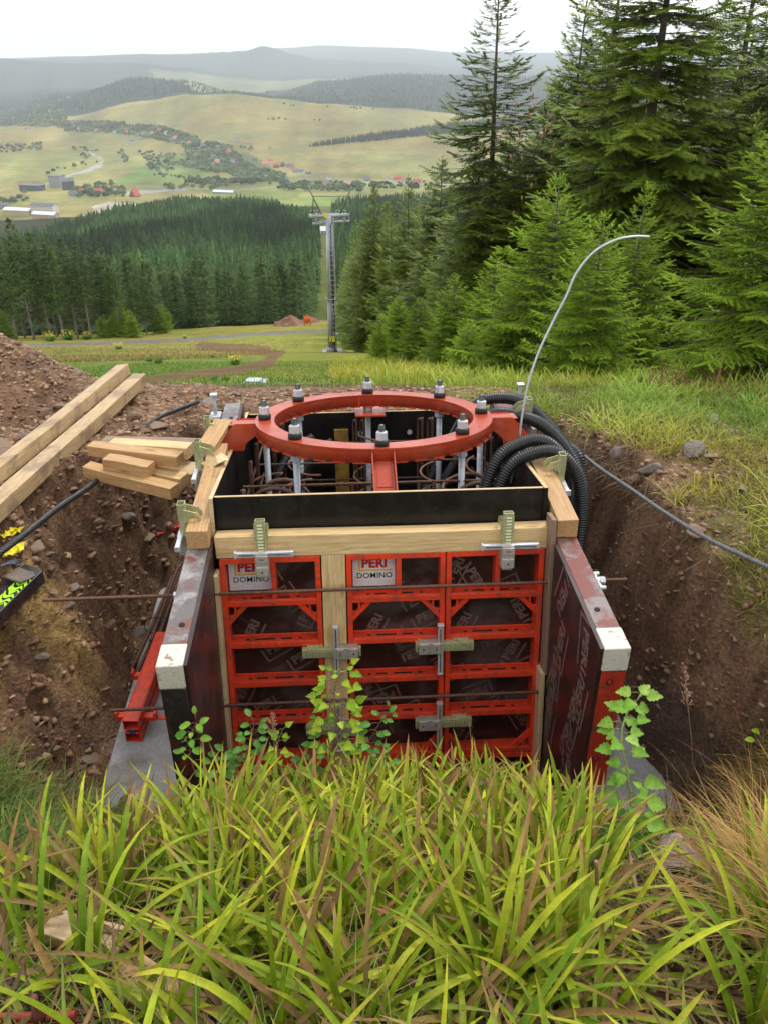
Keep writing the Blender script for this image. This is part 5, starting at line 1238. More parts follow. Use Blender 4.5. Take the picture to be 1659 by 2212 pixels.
for i in range(3): lib('young%d' % i, 3.0, [1.15, 1.0, 1.3][i], .02, 100+i, 'near', .115, .125, 8, .085, YB, YT, droop=.22, tiers=2)
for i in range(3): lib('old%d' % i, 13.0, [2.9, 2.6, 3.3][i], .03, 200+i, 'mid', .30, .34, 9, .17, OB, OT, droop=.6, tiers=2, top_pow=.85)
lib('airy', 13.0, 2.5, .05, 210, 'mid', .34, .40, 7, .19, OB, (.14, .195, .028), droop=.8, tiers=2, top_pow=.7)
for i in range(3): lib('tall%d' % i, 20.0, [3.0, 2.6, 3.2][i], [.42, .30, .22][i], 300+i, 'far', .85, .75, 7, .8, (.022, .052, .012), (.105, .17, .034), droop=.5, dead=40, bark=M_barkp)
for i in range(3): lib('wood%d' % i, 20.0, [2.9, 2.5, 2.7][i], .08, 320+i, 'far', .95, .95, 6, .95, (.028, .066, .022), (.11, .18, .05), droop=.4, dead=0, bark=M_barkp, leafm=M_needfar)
tree_n = 0
def tree(key, x, y, H, label, group=None, name='spruce', wide=1.0, lean=(0, 0), zoff=0, cat='spruce'):
    global tree_n
    f, tm, H0 = LIB[key]; s = H/H0; r = bpy.data.objects.new(name, None); COL.objects.link(r); r.location = (x, y, float(h_all(np.array(x), np.array(y), False))+zoff)
    r.scale = (s*wide, s*wide, s); r.rotation_euler = (lean[0], lean[1], rnd.uniform(0, 6.28)); tag(r, label, cat, group)
    for nm, me in (('crown', f), ('trunk', tm)):
        o = bpy.data.objects.new(nm, me); COL.objects.link(o); o.parent = r
    tree_n += 1; return r
def tree_px(key, px, F, top, label, group=None, wide=1.0, **k):
    py = float(t_py(np.array(px, float), np.array(F, float))); p = at_F(px, py, F); z0 = float(h_all(np.array(p.x), np.array(p.y), False)); base = Vector((p.x, p.y, z0))
    zt = at_F(px, top, F).z; return tree(key, p.x, p.y, zt-z0, label, group, wide=wide, **k)
# right: young ones in front
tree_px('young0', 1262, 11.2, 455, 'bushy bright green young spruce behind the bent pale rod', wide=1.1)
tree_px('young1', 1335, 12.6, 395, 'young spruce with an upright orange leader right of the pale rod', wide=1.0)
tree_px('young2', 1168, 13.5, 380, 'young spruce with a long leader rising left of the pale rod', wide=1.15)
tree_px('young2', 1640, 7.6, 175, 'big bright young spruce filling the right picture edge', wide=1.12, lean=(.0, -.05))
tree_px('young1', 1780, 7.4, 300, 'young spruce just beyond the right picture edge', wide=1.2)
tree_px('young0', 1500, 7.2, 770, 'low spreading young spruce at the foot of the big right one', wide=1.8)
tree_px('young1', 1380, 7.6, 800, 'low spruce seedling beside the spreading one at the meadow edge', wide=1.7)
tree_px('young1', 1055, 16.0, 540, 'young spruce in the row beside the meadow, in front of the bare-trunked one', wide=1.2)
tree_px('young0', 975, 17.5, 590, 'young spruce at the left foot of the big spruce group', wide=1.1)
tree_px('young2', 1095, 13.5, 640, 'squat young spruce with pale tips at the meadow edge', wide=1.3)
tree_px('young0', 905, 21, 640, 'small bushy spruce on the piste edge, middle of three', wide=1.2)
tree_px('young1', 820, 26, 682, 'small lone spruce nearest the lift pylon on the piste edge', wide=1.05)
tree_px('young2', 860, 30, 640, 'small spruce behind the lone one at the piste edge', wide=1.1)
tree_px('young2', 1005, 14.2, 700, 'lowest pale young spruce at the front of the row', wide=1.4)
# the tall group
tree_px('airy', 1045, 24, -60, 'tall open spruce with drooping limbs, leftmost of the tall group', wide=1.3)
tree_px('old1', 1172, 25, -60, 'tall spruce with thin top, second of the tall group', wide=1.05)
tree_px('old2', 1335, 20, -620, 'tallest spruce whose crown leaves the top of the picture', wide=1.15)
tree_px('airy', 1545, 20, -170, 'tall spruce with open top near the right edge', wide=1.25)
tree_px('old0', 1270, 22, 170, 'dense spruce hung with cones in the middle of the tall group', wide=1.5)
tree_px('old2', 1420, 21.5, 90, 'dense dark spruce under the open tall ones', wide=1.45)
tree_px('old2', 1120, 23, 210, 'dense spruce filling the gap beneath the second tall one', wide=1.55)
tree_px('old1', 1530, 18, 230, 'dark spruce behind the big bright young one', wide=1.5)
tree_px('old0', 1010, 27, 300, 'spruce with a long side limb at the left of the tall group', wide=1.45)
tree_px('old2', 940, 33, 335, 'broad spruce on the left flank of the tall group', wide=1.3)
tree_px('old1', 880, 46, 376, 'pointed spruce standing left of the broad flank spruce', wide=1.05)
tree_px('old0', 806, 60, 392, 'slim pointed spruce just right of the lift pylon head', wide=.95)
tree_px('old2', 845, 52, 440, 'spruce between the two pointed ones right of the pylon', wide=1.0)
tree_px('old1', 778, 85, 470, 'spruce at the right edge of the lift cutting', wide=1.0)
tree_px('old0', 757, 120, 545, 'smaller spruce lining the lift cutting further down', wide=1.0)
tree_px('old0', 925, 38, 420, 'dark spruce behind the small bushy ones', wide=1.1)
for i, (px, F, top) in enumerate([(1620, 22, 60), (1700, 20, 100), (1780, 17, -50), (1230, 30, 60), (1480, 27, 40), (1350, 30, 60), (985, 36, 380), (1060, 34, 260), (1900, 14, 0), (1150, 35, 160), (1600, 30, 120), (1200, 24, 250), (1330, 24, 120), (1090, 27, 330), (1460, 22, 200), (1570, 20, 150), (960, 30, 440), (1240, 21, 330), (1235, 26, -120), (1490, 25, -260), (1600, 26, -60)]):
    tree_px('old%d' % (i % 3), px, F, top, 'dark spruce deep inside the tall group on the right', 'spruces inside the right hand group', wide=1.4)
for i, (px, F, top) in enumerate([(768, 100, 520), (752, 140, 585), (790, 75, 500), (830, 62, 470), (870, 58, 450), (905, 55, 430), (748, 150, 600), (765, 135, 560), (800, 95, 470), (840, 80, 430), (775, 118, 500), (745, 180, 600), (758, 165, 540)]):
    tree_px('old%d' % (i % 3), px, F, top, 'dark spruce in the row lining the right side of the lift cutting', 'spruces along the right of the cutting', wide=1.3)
# left: bare-trunked wood edge
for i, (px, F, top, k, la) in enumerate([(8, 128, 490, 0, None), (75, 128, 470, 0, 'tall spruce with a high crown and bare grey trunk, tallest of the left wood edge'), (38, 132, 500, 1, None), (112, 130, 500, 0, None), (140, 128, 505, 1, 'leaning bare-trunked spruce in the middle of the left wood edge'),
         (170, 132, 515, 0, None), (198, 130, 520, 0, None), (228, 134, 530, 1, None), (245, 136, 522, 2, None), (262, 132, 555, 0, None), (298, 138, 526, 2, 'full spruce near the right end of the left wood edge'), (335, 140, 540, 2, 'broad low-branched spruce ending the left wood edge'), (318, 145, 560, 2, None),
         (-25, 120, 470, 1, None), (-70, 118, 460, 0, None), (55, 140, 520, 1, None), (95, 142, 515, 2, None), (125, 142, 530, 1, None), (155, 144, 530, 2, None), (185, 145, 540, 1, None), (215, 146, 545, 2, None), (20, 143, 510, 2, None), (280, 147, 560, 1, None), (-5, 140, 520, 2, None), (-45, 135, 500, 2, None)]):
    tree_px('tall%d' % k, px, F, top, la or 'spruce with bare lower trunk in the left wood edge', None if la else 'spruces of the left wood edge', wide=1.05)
for i, (px, F, H) in enumerate([(255, 134, 5), (270, 133, 6), (250, 131, 4), (350, 139, 5), (290, 130, 4.5), (225, 130, 3.5), (15, 122, 5), (360, 150, 5)]):
    py = float(t_py(np.array(px, float), np.array(F, float))); p = at_F(px, py, F); tree('young%d' % (i % 3), p.x, p.y, H, 'small young spruce at the foot of the left wood edge', 'young spruces under the left wood edge', wide=1.2)
# the wood below the piste
FM = lambda px: np.interp(px, [-560, 0, 100, 200, 300, 350, 600, 606, 660, 690, 745, 800, 1000, 1200], [850, 900, 1000, 1120, 1250, 1330, 1300, 1020, 1060, 1120, 1350, 1400, 1450, 1450])
cand = []
F = 156.0
while F < 1460:
    sp = 4.6 if F < 260 else (5.4 if F < 500 else 6.6)
    xs = np.arange(-.80*F, .22*F, sp); xs = xs+NR.uniform(-.42, .42, len(xs))*sp; ys = F+NR.uniform(-.45, .45, len(xs))*sp
    cand.append(np.stack([xs, ys], -1)); F += sp
cand = np.concatenate(cand); zc = h_far(cand[:, 0], cand[:, 1]); cpx, cpy = project(cand[:, 0], cand[:, 1], zc)
k = (cpx > -560) & (cpx < 1130) & (cand[:, 1] < FM(cpx)) & (np.abs(cand[:, 0]+.0665*cand[:, 1]) > np.where(cand[:, 0]+.0665*cand[:, 1] < 0, 3.4, 3.0)+.0042*cand[:, 1]) & ((cpx < 745) | (cpx > 700)) & ~((cpx > 900) & (cand[:, 1] < 500))
k &= fbm(cand[:, 0]/45, cand[:, 1]/60, 3, 401) < .42
cand, zc, cpx = cand[k], zc[k], cpx[k]; order = np.argsort(cand[:, 1]); nind = 295-tree_n
# the nearest ones are objects; those hidden behind the left wood edge are left to the mass
ind = [i for i in order if cpx[i] > 330 and cpx[i] < 770][:nind]
for i in ind:
    tree('wood%d' % (i % 3), cand[i, 0], cand[i, 1], rnd.uniform(10.5, 16), 'spruce in the front ranks of the dense wood below the piste', 'front spruces of the wood below the piste', wide=1.15)
mask = np.ones(len(cand), bool); mask[ind] = False; C2, Z2 = cand[mask], zc[mask]
# low-poly tree: stacked ragged skirts
def far_tree_tpl(seed, layers, spikes):
    r = np.random.RandomState(seed); T = []
    for l in range(layers):
        t = l/layers; z0 = .10+.86*t; R_ = .15*(1-t)**.85+.012; n = spikes
        for k_ in range(n):
            a = 2*math.pi*(k_+r.uniform(-.3, .3))/n+l*1.1; rr = R_*r.uniform(.65, 1.3); a0, a1 = a-math.pi/n*1.15, a+math.pi/n*1.15; zt = z0+1.25/layers
            T.append(((0, 0, min(1.0, zt)), (math.cos(a0)*rr*.55, math.sin(a0)*rr*.55, z0+.02), (math.cos(a)*rr, math.sin(a)*rr, z0-.03*r.rand())))
            T.append(((0, 0, min(1.0, zt)), (math.cos(a)*rr, math.sin(a)*rr, z0-.02), (math.cos(a1)*rr*.55, math.sin(a1)*rr*.55, z0+.02)))
    return np.array(T)
def scatter_trees(name, pts, z, H, tpls, colA, colB, mat, wmul=1.0, label=None):
    Vs, Fs, Cs, o = [], [], [], 0; which = NR.randint(0, len(tpls), len(pts))
    for j, tp in enumerate(tpls):
        s = which == j; n = s.sum()
        if not n: continue
        a = NR.uniform(0, 6.28, n); ca, sa = np.cos(a)[:, None, None], np.sin(a)[:, None, None]; h = H[s][:, None, None]; x = (tp[..., 0][None]*ca-tp[..., 1][None]*sa)*h*wmul; y = (tp[..., 0][None]*sa+tp[..., 1][None]*ca)*h*wmul
        V = np.stack([x+pts[s, 0][:, None, None], y+pts[s, 1][:, None, None], tp[..., 2][None]*h+z[s][:, None, None]], -1); m = tp.shape[0]
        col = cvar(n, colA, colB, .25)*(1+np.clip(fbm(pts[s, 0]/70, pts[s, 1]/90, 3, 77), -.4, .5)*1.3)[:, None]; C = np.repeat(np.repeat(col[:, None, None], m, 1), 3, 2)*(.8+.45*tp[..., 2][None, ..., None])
        Vs.append(V.reshape(-1, 3)); Fs.append(np.arange(n*m*3).reshape(-1, 3)+o); Cs.append(C.reshape(-1, 3)); o += n*m*3
    ob = link_mesh(name, mk_mesh(name, np.concatenate(Vs), [np.concatenate(Fs)], np.concatenate(Cs)), mat); ob['kind'] = 'stuff'; return ob
tA = [far_tree_tpl(i, 9, 6) for i in range(3)]; tB = [far_tree_tpl(i+9, 6, 4) for i in range(3)]
n_ = C2[:, 1] < 420
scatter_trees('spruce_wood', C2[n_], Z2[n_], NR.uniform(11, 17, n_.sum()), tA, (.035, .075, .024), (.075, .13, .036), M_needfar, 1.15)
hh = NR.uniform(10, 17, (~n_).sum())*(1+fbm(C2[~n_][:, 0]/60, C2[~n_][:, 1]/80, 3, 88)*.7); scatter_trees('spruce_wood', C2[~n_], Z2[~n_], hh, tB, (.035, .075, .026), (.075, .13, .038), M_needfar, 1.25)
# cones on the dense spruces
cm = MB()
for kx in range(70):
    px, py = rnd.uniform(1100, 1480), rnd.gauss(360, 110)
    if not 180 < py < 620: continue
    p = at_F(px, py, rnd.uniform(19.2, 20.5)); cm.tube([p, p+Vector((0, 0, -.06)), p+Vector((0, 0, -.13))], [.012, .022, .008], 5)
o = cm.build('spruce_cones', m_plain('cone_brown', (.34, .13, .06)), None); o['kind'] = 'stuff'
# spruce seedlings in the bank
for px, py, H, la in [(728, 1800, .26, 'tiny spruce seedling among the long leaves in front of the red panels'), (930, 2195, .10, 'tiny spruce seedling at the bottom edge')]:
    p = onpx(px, py); t = tree('young1', p.x, p.y, H, la, None, wide=1.1); t.location.z = p.z
# dead brown brushwood at the right meadow edge
n = 1500; x = NR.uniform(2.6, 4.4, n); y = NR.normal(7.3, .5, n); field('brushwood', onground(x, y, .03), NR.uniform(0, 6.28, n), NR.normal(.35, .3, n), NR.uniform(.1, .4, n), NR.uniform(.006, .012, n), NR.normal(.3, .4, n), 3, cvar(n, (.16, .06, .03), (.28, .12, .06)), cvar(n, (.22, .09, .05), (.3, .15, .08)), M_grass)

# ------------------------------------------------------------------ things on the piste
p = g_at(718, 760, 30); Fp = p.y; P = lambda px, py: at_F(px, py, Fp)
t = thing('lift_pylon', 'grey tubular ski lift pylon with catwalk and V shaped arms in the clearing', 'pylon')
M_pyl = m_wear('pylon_grey', (.42, .46, .48), (.32, .34, .35), .5, .3, .9, .4, .7, .1); M_pyld = m_wear('pylon_dark', (.26, .27, .27), (.34, .32, .30), .6, .2, .9, .4, .7, .1)
b0, b1, b2 = P(718, 758), P(715.5, 645), P(711, 466)
a = MB(); a.tube([b0, b1], [.30, .28], 20); a.tube([b0-Vector((0, 0, .1)), b0+Vector((0, 0, .35))], [.45, .30], 20); a.build('lower_pole', M_pyld, t)
a = MB(); a.tube([b1, b2], [.28, .23], 20); a.build('upper_pole', M_pyl, t)
a = MB(); a.tube([b1-Vector((0, 0, .06)), b1+Vector((0, 0, .06))], [.38, .38], 20); a.build('flange', M_pyld, t)
a = MB(); 
for sx in (.06, .42): a.tube([b0+Vector((sx-.05, -.42, .4)), b1+Vector((sx-.05, -.40, 0)), b2+Vector((sx-.10, -.34, 0))], .025, 5)
L = (b2-b0).length
for k_ in range(int(L/.35)):
    q_ = b0.lerp(b2, (k_*.35+.5)/L); a.tube([q_+Vector((.0, -.41, 0)), q_+Vector((.36, -.41, 0))], .018, 5)
a.build('ladder', M_pyl, t)
a = MB(); a.tube([P(725, 758)+Vector((0, -.3, 0)), P(724, 690)+Vector((0, -.3, 0)), P(722, 645)+Vector((0, -.35, 0)), P(717, 560)+Vector((0, -.35, 0)), P(716, 480)+Vector((0, -.3, 0))], .035, 6); a.build('cable', M_black, t)
def bar(a_, b_, w_=.07): m_ = MB(); m_.tube([a_, b_], w_, 4); return m_
for nm, mat, segs_ in (('cross_beam', M_pyl, [((668, 467), (754, 465), .16), ((676, 461), (757, 461), .03)]), ('catwalk', M_pyl, [((684, 480), (756, 478), .09), ((676, 483), (698, 483), .10)])):
    a = MB(); 
    for s_, e_, w_ in segs_: a.tube([P(*s_), P(*e_)], w_, 4)
    a.build(nm, mat, t)
for px in (679, 686, 698, 730, 741, 748, 754):
    bar(P(px, 481), P(px, 461), .03).build('railing_post', M_pyl, t)
for px in (684, 745): bar(P(px, 484), P(px, 461), .09).build('hanger', M_pyl, t)
M_oliv = m_plain('olive_steel', (.17, .18, .13), .6, .2)
for s_, e_, v_ in (((694, 461), (667, 405), (679, 461)), ((736, 461), (760, 405), (753, 445))):
    a = MB(); a.tube([P(*s_), P(*e_)], .05, 4); m_ = tuple((s_[i]*.45+e_[i]*.55) for i in (0, 1)); a.tube([P(m_[0]+(2 if e_[0] > 700 else -2), m_[1]), P(m_[0]+(3 if e_[0] > 700 else -3), 461)], .05, 4); a.build('raised_arm', M_oliv, t)
bar(P(676, 424), P(752, 424), .022).build('tie_cable', M_wire2, t)
a = MB()
for px in (676, 686, 730, 742, 750):
    q_ = P(px, 459); a.tube([q_+Vector((.16*math.cos(x_), 0, .16*math.sin(x_))) for x_ in np.linspace(0, math.pi, 9)], .02, 4)
a.build('cable_guide', M_pyl, t)
a = MB(); q0_, q1_ = P(697, 469), P(728, 469); q2_ = P(711, 477); a.add([q0_, q1_, q2_+Vector((.12, 0, 0)), q2_-Vector((.12, 0, 0)), q0_+Vector((0, .3, 0)), q1_+Vector((0, .3, 0)), q2_+Vector((.12, .3, 0)), q2_+Vector((-.12, .3, 0))], [(0, 3, 2, 1), (4, 5, 6, 7), (0, 1, 5, 4), (1, 2, 6, 5), (3, 0, 4, 7)]); a.build('gusset', M_pyld, t)
for (px, py, s_) in ((719, 728.5, .20), (705, 464, .12)):
    a = MB(); c_ = P(px, py)+Vector((0, -.40, 0)); a.box(c_.x-s_, c_.x+s_, c_.y-.01, c_.y+.01, c_.z-s_, c_.z+s_); a.build('yellow_sign', m_plain('sign_yellow_%d' % px, (.75, .65, .03), .5, 0, 3, .1), t)
a = MB(); c_ = P(726, 722)+Vector((0, -.2, 0)); a.box(c_.x-.17, c_.x+.2, c_.y-.1, c_.y+.15, c_.z-.12, c_.z+.12); a.build('junction_box', M_galv, t)
a = MB(); a.box(b0.x-.75, b0.x+.8, b0.y-.6, b0.y+.7, b0.z-.5, b0.z-.05); a.build('concrete_base', M_conc, t, None, .05)
# orange concrete bucket
p = g_at(665, 704, 40); s_ = p.y*1.03/FPX
t = thing('concrete_bucket', 'bright orange concrete bucket standing by the dirt heaps', 'bucket', TR(p.x, p.y, p.z)); M_or = m_wear('orange_paint', (.80, .14, .01), (.5, .10, .02), .5, 0, 2)
a = MB(); a.lathe([(.02, .35), (.16, .36), (.2, .5), (.48, .98), (.52, 1.02), (.52, 1.62), (.50, 1.62), (.49, 1.05)], 20); a.build('hopper', M_or, t)
for sx in (-1, 1):
    for sy in (-1, 1): a = MB(); a.tube([(sx*.52, sy*.4, 0), (sx*.46, sy*.36, 1.55)], .04, 5); a.build('leg', M_or, t)
a = MB(); a.tube([(-.52, -.4, .12), (.52, -.4, .12), (.52, .4, .12), (-.52, .4, .12)], .03, 5, closed=True); a.tube([(-.6, 0, 1.66), (.6, 0, 1.66)], .04, 5); a.build('frame', M_or, t)
def heap(px, py, w_, h_, label, seed):
    p = g_at(px, py, 40); k_ = p.y*1.03/FPX; w_, h_ = w_*k_, h_*k_; n = 34; g = np.linspace(-1, 1, n); gx_, gy_ = np.meshgrid(g, g); d_ = np.hypot(gx_, gy_)+fbm(gx_*2+seed, gy_*2, 3, seed)*.25
    z_ = np.maximum(0, 1-d_)**.9*h_*1.15+fbm(gx_*5, gy_*5, 3, seed+3)*h_*.16*(d_ < .95)-.15; V = np.stack([gx_*w_/2+p.x, gy_*w_/2+p.y, z_+p.z], -1); idx = np.arange(n*n).reshape(n, n); q_ = np.stack([idx[:-1, :-1], idx[:-1, 1:], idx[1:, 1:], idx[1:, :-1]], -1).reshape(-1, 4)
    o = link_mesh('dirt_heap', mk_mesh('dirt_heap', V, [q_], np.zeros((n*n, 3))+np.array((.20, .105, .065))+fbm(gx_*4, gy_*4, 3, seed).reshape(-1, 1)*.05, True), M_grav); tag(o, label, 'dirt heap')
heap(628, 703, 74, 21, 'brown dirt heap left of the orange bucket', 3); heap(672, 697, 50, 14, 'smaller reddish dirt heap behind the orange bucket', 8)
heap(663, 757, 20, 3.5, 'flat dirt patch in the grass left of the pylon foot', 12)
# snow lance left
p = g_at(298, 712, 40); k_ = p.y*1.03/FPX; t = thing('snow_lance', 'small snow lance with a slanting pole and white foot at the left wood edge', 'snow lance', TR(p.x, p.y, p.z))
a = MB(); a.tube([(0, 0, .3), (0, 0, 1.2)], .18, 8); a.box(-.5, .3, -.3, .3, -.1, .35); a.build('foot', m_plain('lance_white', (.6, .62, .66)), t); a = MB(); a.tube([(0, 0, 1.1), (-33*k_, 0, 73*k_)], .06, 5); a.build('pole', M_galv, t)
# cover plate
p = g_at(555, 829, 7.2); t = thing('manhole_cover', 'grey metal cover plate lying in the grass behind the box', 'cover', TR(p.x, p.y, p.z+.03) @ RX(-8)); a = MB(); a.box(-.11, .06, -.09, .09, 0, .012); a.build('lid', M_galv, t, None, .004); a = MB(); a.box(-.13, .12, -.11, .11, -.05, -.004); a.build('surround', M_conc, t)
# weeds on the piste
def weed(px, py, s, flowers, label):
    p = g_at(px, py, 7.2); t = thing('weed_clump', label, 'weed', TR(p.x, p.y, p.z)); n = 90; a_ = NR.uniform(0, 6.28, n); rt = np.stack([np.cos(a_)*s*.3*NR.rand(n), np.sin(a_)*s*.3*NR.rand(n), 0*a_], -1)
    V, q_, C = blades(rt, a_, NR.uniform(.5, 1.4, n), NR.uniform(.4, 1, n)*s, NR.uniform(.05, .11, n)*s, NR.uniform(.2, 1, n), 3, cvar(n, (.05, .12, .02), (.10, .2, .03)), cvar(n, (.10, .2, .03), (.16, .26, .04))); link_mesh('foliage', mk_mesh('foliage', V, [q_], C), M_grass, t)
    if flowers:
        a = MB()
        for k_ in range(40): c_ = Vector((rnd.uniform(-.6, .6)*s, rnd.uniform(-.4, .4)*s, rnd.uniform(.55, .95)*s)); r_ = .06*s; a.add([c_+Vector((r_, 0, 0)), c_+Vector((0, r_, .2*r_)), c_+Vector((-r_, 0, 0)), c_+Vector((0, -r_, .2*r_))], [(0, 1, 2, 3)])
        a.build('flowers', M_yflow, t)
M_yflow = m_plain('yellow_flowers', (.75, .60, .02), .6, 0, 3, .2)
for i, (px, py, m_, fl, la) in enumerate([(258, 756, 16, 1, 'yellow-flowering clump in the straw coloured grass'), (510, 790, 24, 1, 'yellow-flowering weed clump beside the green strip'), (345, 788, 20, 0, 'green weed clump right of the spoil heap'), (325, 783, 16, 0, 'smaller green weed clump nearest the spoil heap'),
        (488, 822, 16, 0, 'low green weed left of the cover plate'), (465, 824, 15, 0, 'low green weed two steps left of the cover plate'), (400, 728, 8, 1, 'far yellow-flowering tuft on the straw strip'), (150, 735, 24, 1, 'row of yellow ragwort by the left wood edge'), (110, 738, 22, 1, 'yellow ragwort clump at the far left of the wood edge'), (190, 733, 18, 1, 'yellow ragwort clump below the bare trunks'), (460, 775, 10, 0, 'single weed tuft by the track')]):
    F_ = ground_F(px, py, 7.2); weed(px, py, m_*F_*1.04/FPX, fl, la)
# ------------------------------------------------------------------ valley: houses
def mcol(n, c, r_=.8): return m_plain(n, c, r_, 0, .2, .12, 0)
HW = mcol('house_white', (.62, .60, .56)); HC = mcol('house_cream', (.55, .42, .25)); HD = mcol('house_dark', (.10, .10, .11)); HB = mcol('house_brown', (.20, .12, .08)); HG = mcol('house_grey', (.30, .31, .33))
RR = mcol('roof_red', (.42, .09, .06)); RG = mcol('roof_slate', (.13, .14, .16)); RW = mcol('roof_white', (.60, .62, .64)); RO_ = mcol('roof_orange', (.55, .16, .08)); RB_ = mcol('roof_dark', (.07, .07, .075)); GL = mcol('window_glass', (.05, .06, .07), .2)
HP = []
def house(px, py, w_, d_, h_, roof_h, rot, wall, roof, label, group=None, floors=2, nwin=4, name='house', Fmin=1300, flat=False, win=True):
    F_ = ground_F(px, py, Fmin); p = at_F(px, py, F_); z_ = float(h_all(np.array(p.x), np.array(p.y), False)); t = thing(name, label, 'house' if name == 'house' else name.replace('_', ' '), TR(p.x, p.y, z_-1) @ RZ(rot), group)
    HP.append((p.x, p.y)); h_ = h_+1; a = MB(); a.box(-w_/2, w_/2, -d_/2, d_/2, -3, h_)
    if not flat: a.add([(-w_/2, -d_/2, h_), (-w_/2, d_/2, h_), (-w_/2, 0, h_+roof_h), (w_/2, -d_/2, h_), (w_/2, d_/2, h_), (w_/2, 0, h_+roof_h)], [(0, 2, 1), (3, 4, 5)])
    a.build('wall', wall, t); a = MB(); e_ = .6
    if flat: a.box(-w_/2-e_, w_/2+e_, -d_/2-e_, d_/2+e_, h_+.01, h_+roof_h)
    else:
        for sg in (-1, 1):
            y1 = sg*(d_/2+e_); z1 = h_-roof_h*e_/(d_/2); a.add([(-w_/2-e_, y1, z1), (w_/2+e_, y1, z1), (w_/2+e_, 0, h_+roof_h+.02), (-w_/2-e_, 0, h_+roof_h+.02), (-w_/2-e_, y1, z1+.3), (w_/2+e_, y1, z1+.3), (w_/2+e_, 0, h_+roof_h+.32), (-w_/2-e_, 0, h_+roof_h+.32)], [(0, 3, 2, 1), (4, 5, 6, 7), (0, 1, 5, 4), (1, 2, 6, 5), (3, 0, 4, 7)])
    ro = a.build('roof', roof, t)
    if win:
        for fl_ in range(floors):
            z0 = 1.6+fl_*(h_-1.2)/floors; 
            for k_ in range(nwin):
                x_ = -w_/2+(k_+.5)*w_/nwin; a = MB(); a.box(x_-.55, x_+.55, -d_/2-.06, -d_/2-.01, z0, z0+1.5); a.build('window', GL, t)
            for k_ in range(2): y_ = -d_/2+(k_+.5)*d_/2; a = MB(); a.box(w_/2+.01, w_/2+.06, y_-.5, y_+.5, z0, z0+1.4); a.build('window', GL, t)
    if not flat and w_ < 30: a = MB(); a.box(w_*.15, w_*.15+.8, -.4+d_*.12, .4+d_*.12, h_+roof_h*.5, h_+roof_h+1.2); a.build('chimney', HD, ro)
    return t
house(100, 464, 42, 17, 15, 3.5, -14, HW, RG, 'big white hotel block with a grey roof at the left forest edge', name='hotel', floors=4, nwin=11)
house(44, 466, 48, 18, 10, 3, -12, HC, RW, 'cream hotel with a long white roof left of the white block', name='hotel', floors=3, nwin=11)
house(101, 472, 40, 16, 7, 3, -14, HC, RW, 'lower cream hotel wing with white roof in front of the white block', name='hotel', floors=2, nwin=9)
house(5, 452, 30, 14, 8, 3, -5, HG, RG, 'grey hotel annex at the left picture edge', name='hotel', floors=3, nwin=6)
house(72, 412, 55, 20, 12, 1.2, -12, HD, RG, 'long dark flat-roofed complex above the hotels', name='hotel', floors=3, nwin=12, flat=True)
house(127, 405, 30, 26, 26, 1.5, -8, HG, RG, 'grey angular tower building beside the dark complex', name='hotel', floors=5, nwin=6, flat=True)
house(150, 410, 28, 20, 20, 6, 20, HD, RG, 'dark gabled building right of the grey tower', name='hotel', floors=3, nwin=5)
house(293, 425, 19, 14, 3, 12, 70, HB, RR, 'steep red-roofed chalet by the car park above the wood')
house(485, 418, 44, 14, 4, 2.5, -14, HG, RW, 'long low hall with a white roof above the wood', name='hall', floors=1, nwin=8)
house(215, 420, 16, 12, 7, 6, 30, HW, RR, 'half-timbered chalet with reddish roof between the hotel trees')
house(180, 418, 14, 10, 5, 5, -20, HW, RR, 'white house with red roof below the grey tower')
house(160, 424, 16, 11, 5, 6, 40, HG, RG, 'grey gabled house below the dark complex')
house(540, 310, 34, 16, 17, 3, 5, HC, RG, 'large hotel standing alone on the yellow hillside', name='hotel', floors=4, nwin=7)
house(512, 303, 14, 9, 5, 3, 5, HW, RG, 'small white house left of the lone hillside hotel')
house(470, 352, 18, 12, 5, 7, 60, HW, RO_, 'white house with orange-red roof in the middle of the village trees'); house(460, 342, 16, 10, 5, 8, 80, HG, RG, 'grey steep-roofed house above the orange-roofed one')
house(707, 506, 12, 9, 4, 3, 5, HW, RW, 'small white hut seen down the lift cutting', Fmin=300)
HS = [(612, 360, HD, RB_), (627, 362, HG, RG), (598, 362, HB, RR), (573, 358, HC, RO_), (640, 373, HG, RG), (652, 376, HW, RG), (667, 381, HW, RB_), (710, 388, HW, RG), (793, 391, HG, RG), (838, 392, HW, RG), (857, 394, HW, RR), (872, 393, HC, RR),
      (620, 392, HG, RG), (551, 350, HG, RB_), (585, 352, HW, RR), (633, 366, HC, RR), (495, 330, HC, RR), (360, 290, HW, RG), (345, 283, HW, RR), (330, 292, HC, RO_), (312, 290, HW, RG), (297, 296, HG, RG), (288, 310, HW, RG), (160, 276, HW, RG), (172, 282, HC, RG), (110, 240, HW, RG), (130, 218, HW, RG), (150, 212, HW, RG),
      (100, 262, HG, RG), (210, 285, HC, RR), (250, 288, HW, RG), (275, 285, HC, RR), (380, 300, HW, RO_), (505, 352, HW, RG), (700, 386, HC, RG), (880, 398, HW, RG), (900, 396, HC, RR), (440, 318, HC, RG), (60, 285, HW, RG), (410, 312, HW, RR)]
for i, (px, py, wl, rf) in enumerate(HS):
    la, g_ = ('house with a dark roof at the right end of the valley village', 'houses at the right end of the village') if px > 560 else ('small pale house among the valley village trees', 'small houses among the village trees')
    house(px, py, rnd.uniform(14, 20), rnd.uniform(10, 14), rnd.uniform(5, 7.5), rnd.uniform(4.5, 7), rnd.choice([0, 20, -30, 60, 80]), wl, rf, la if px <= 560 or rf in (RG, RB_) else 'house with a red roof at the right end of the valley village', g_ if px <= 560 or rf in (RG, RB_) else 'red-roofed houses at the right end of the village', 2, 3)
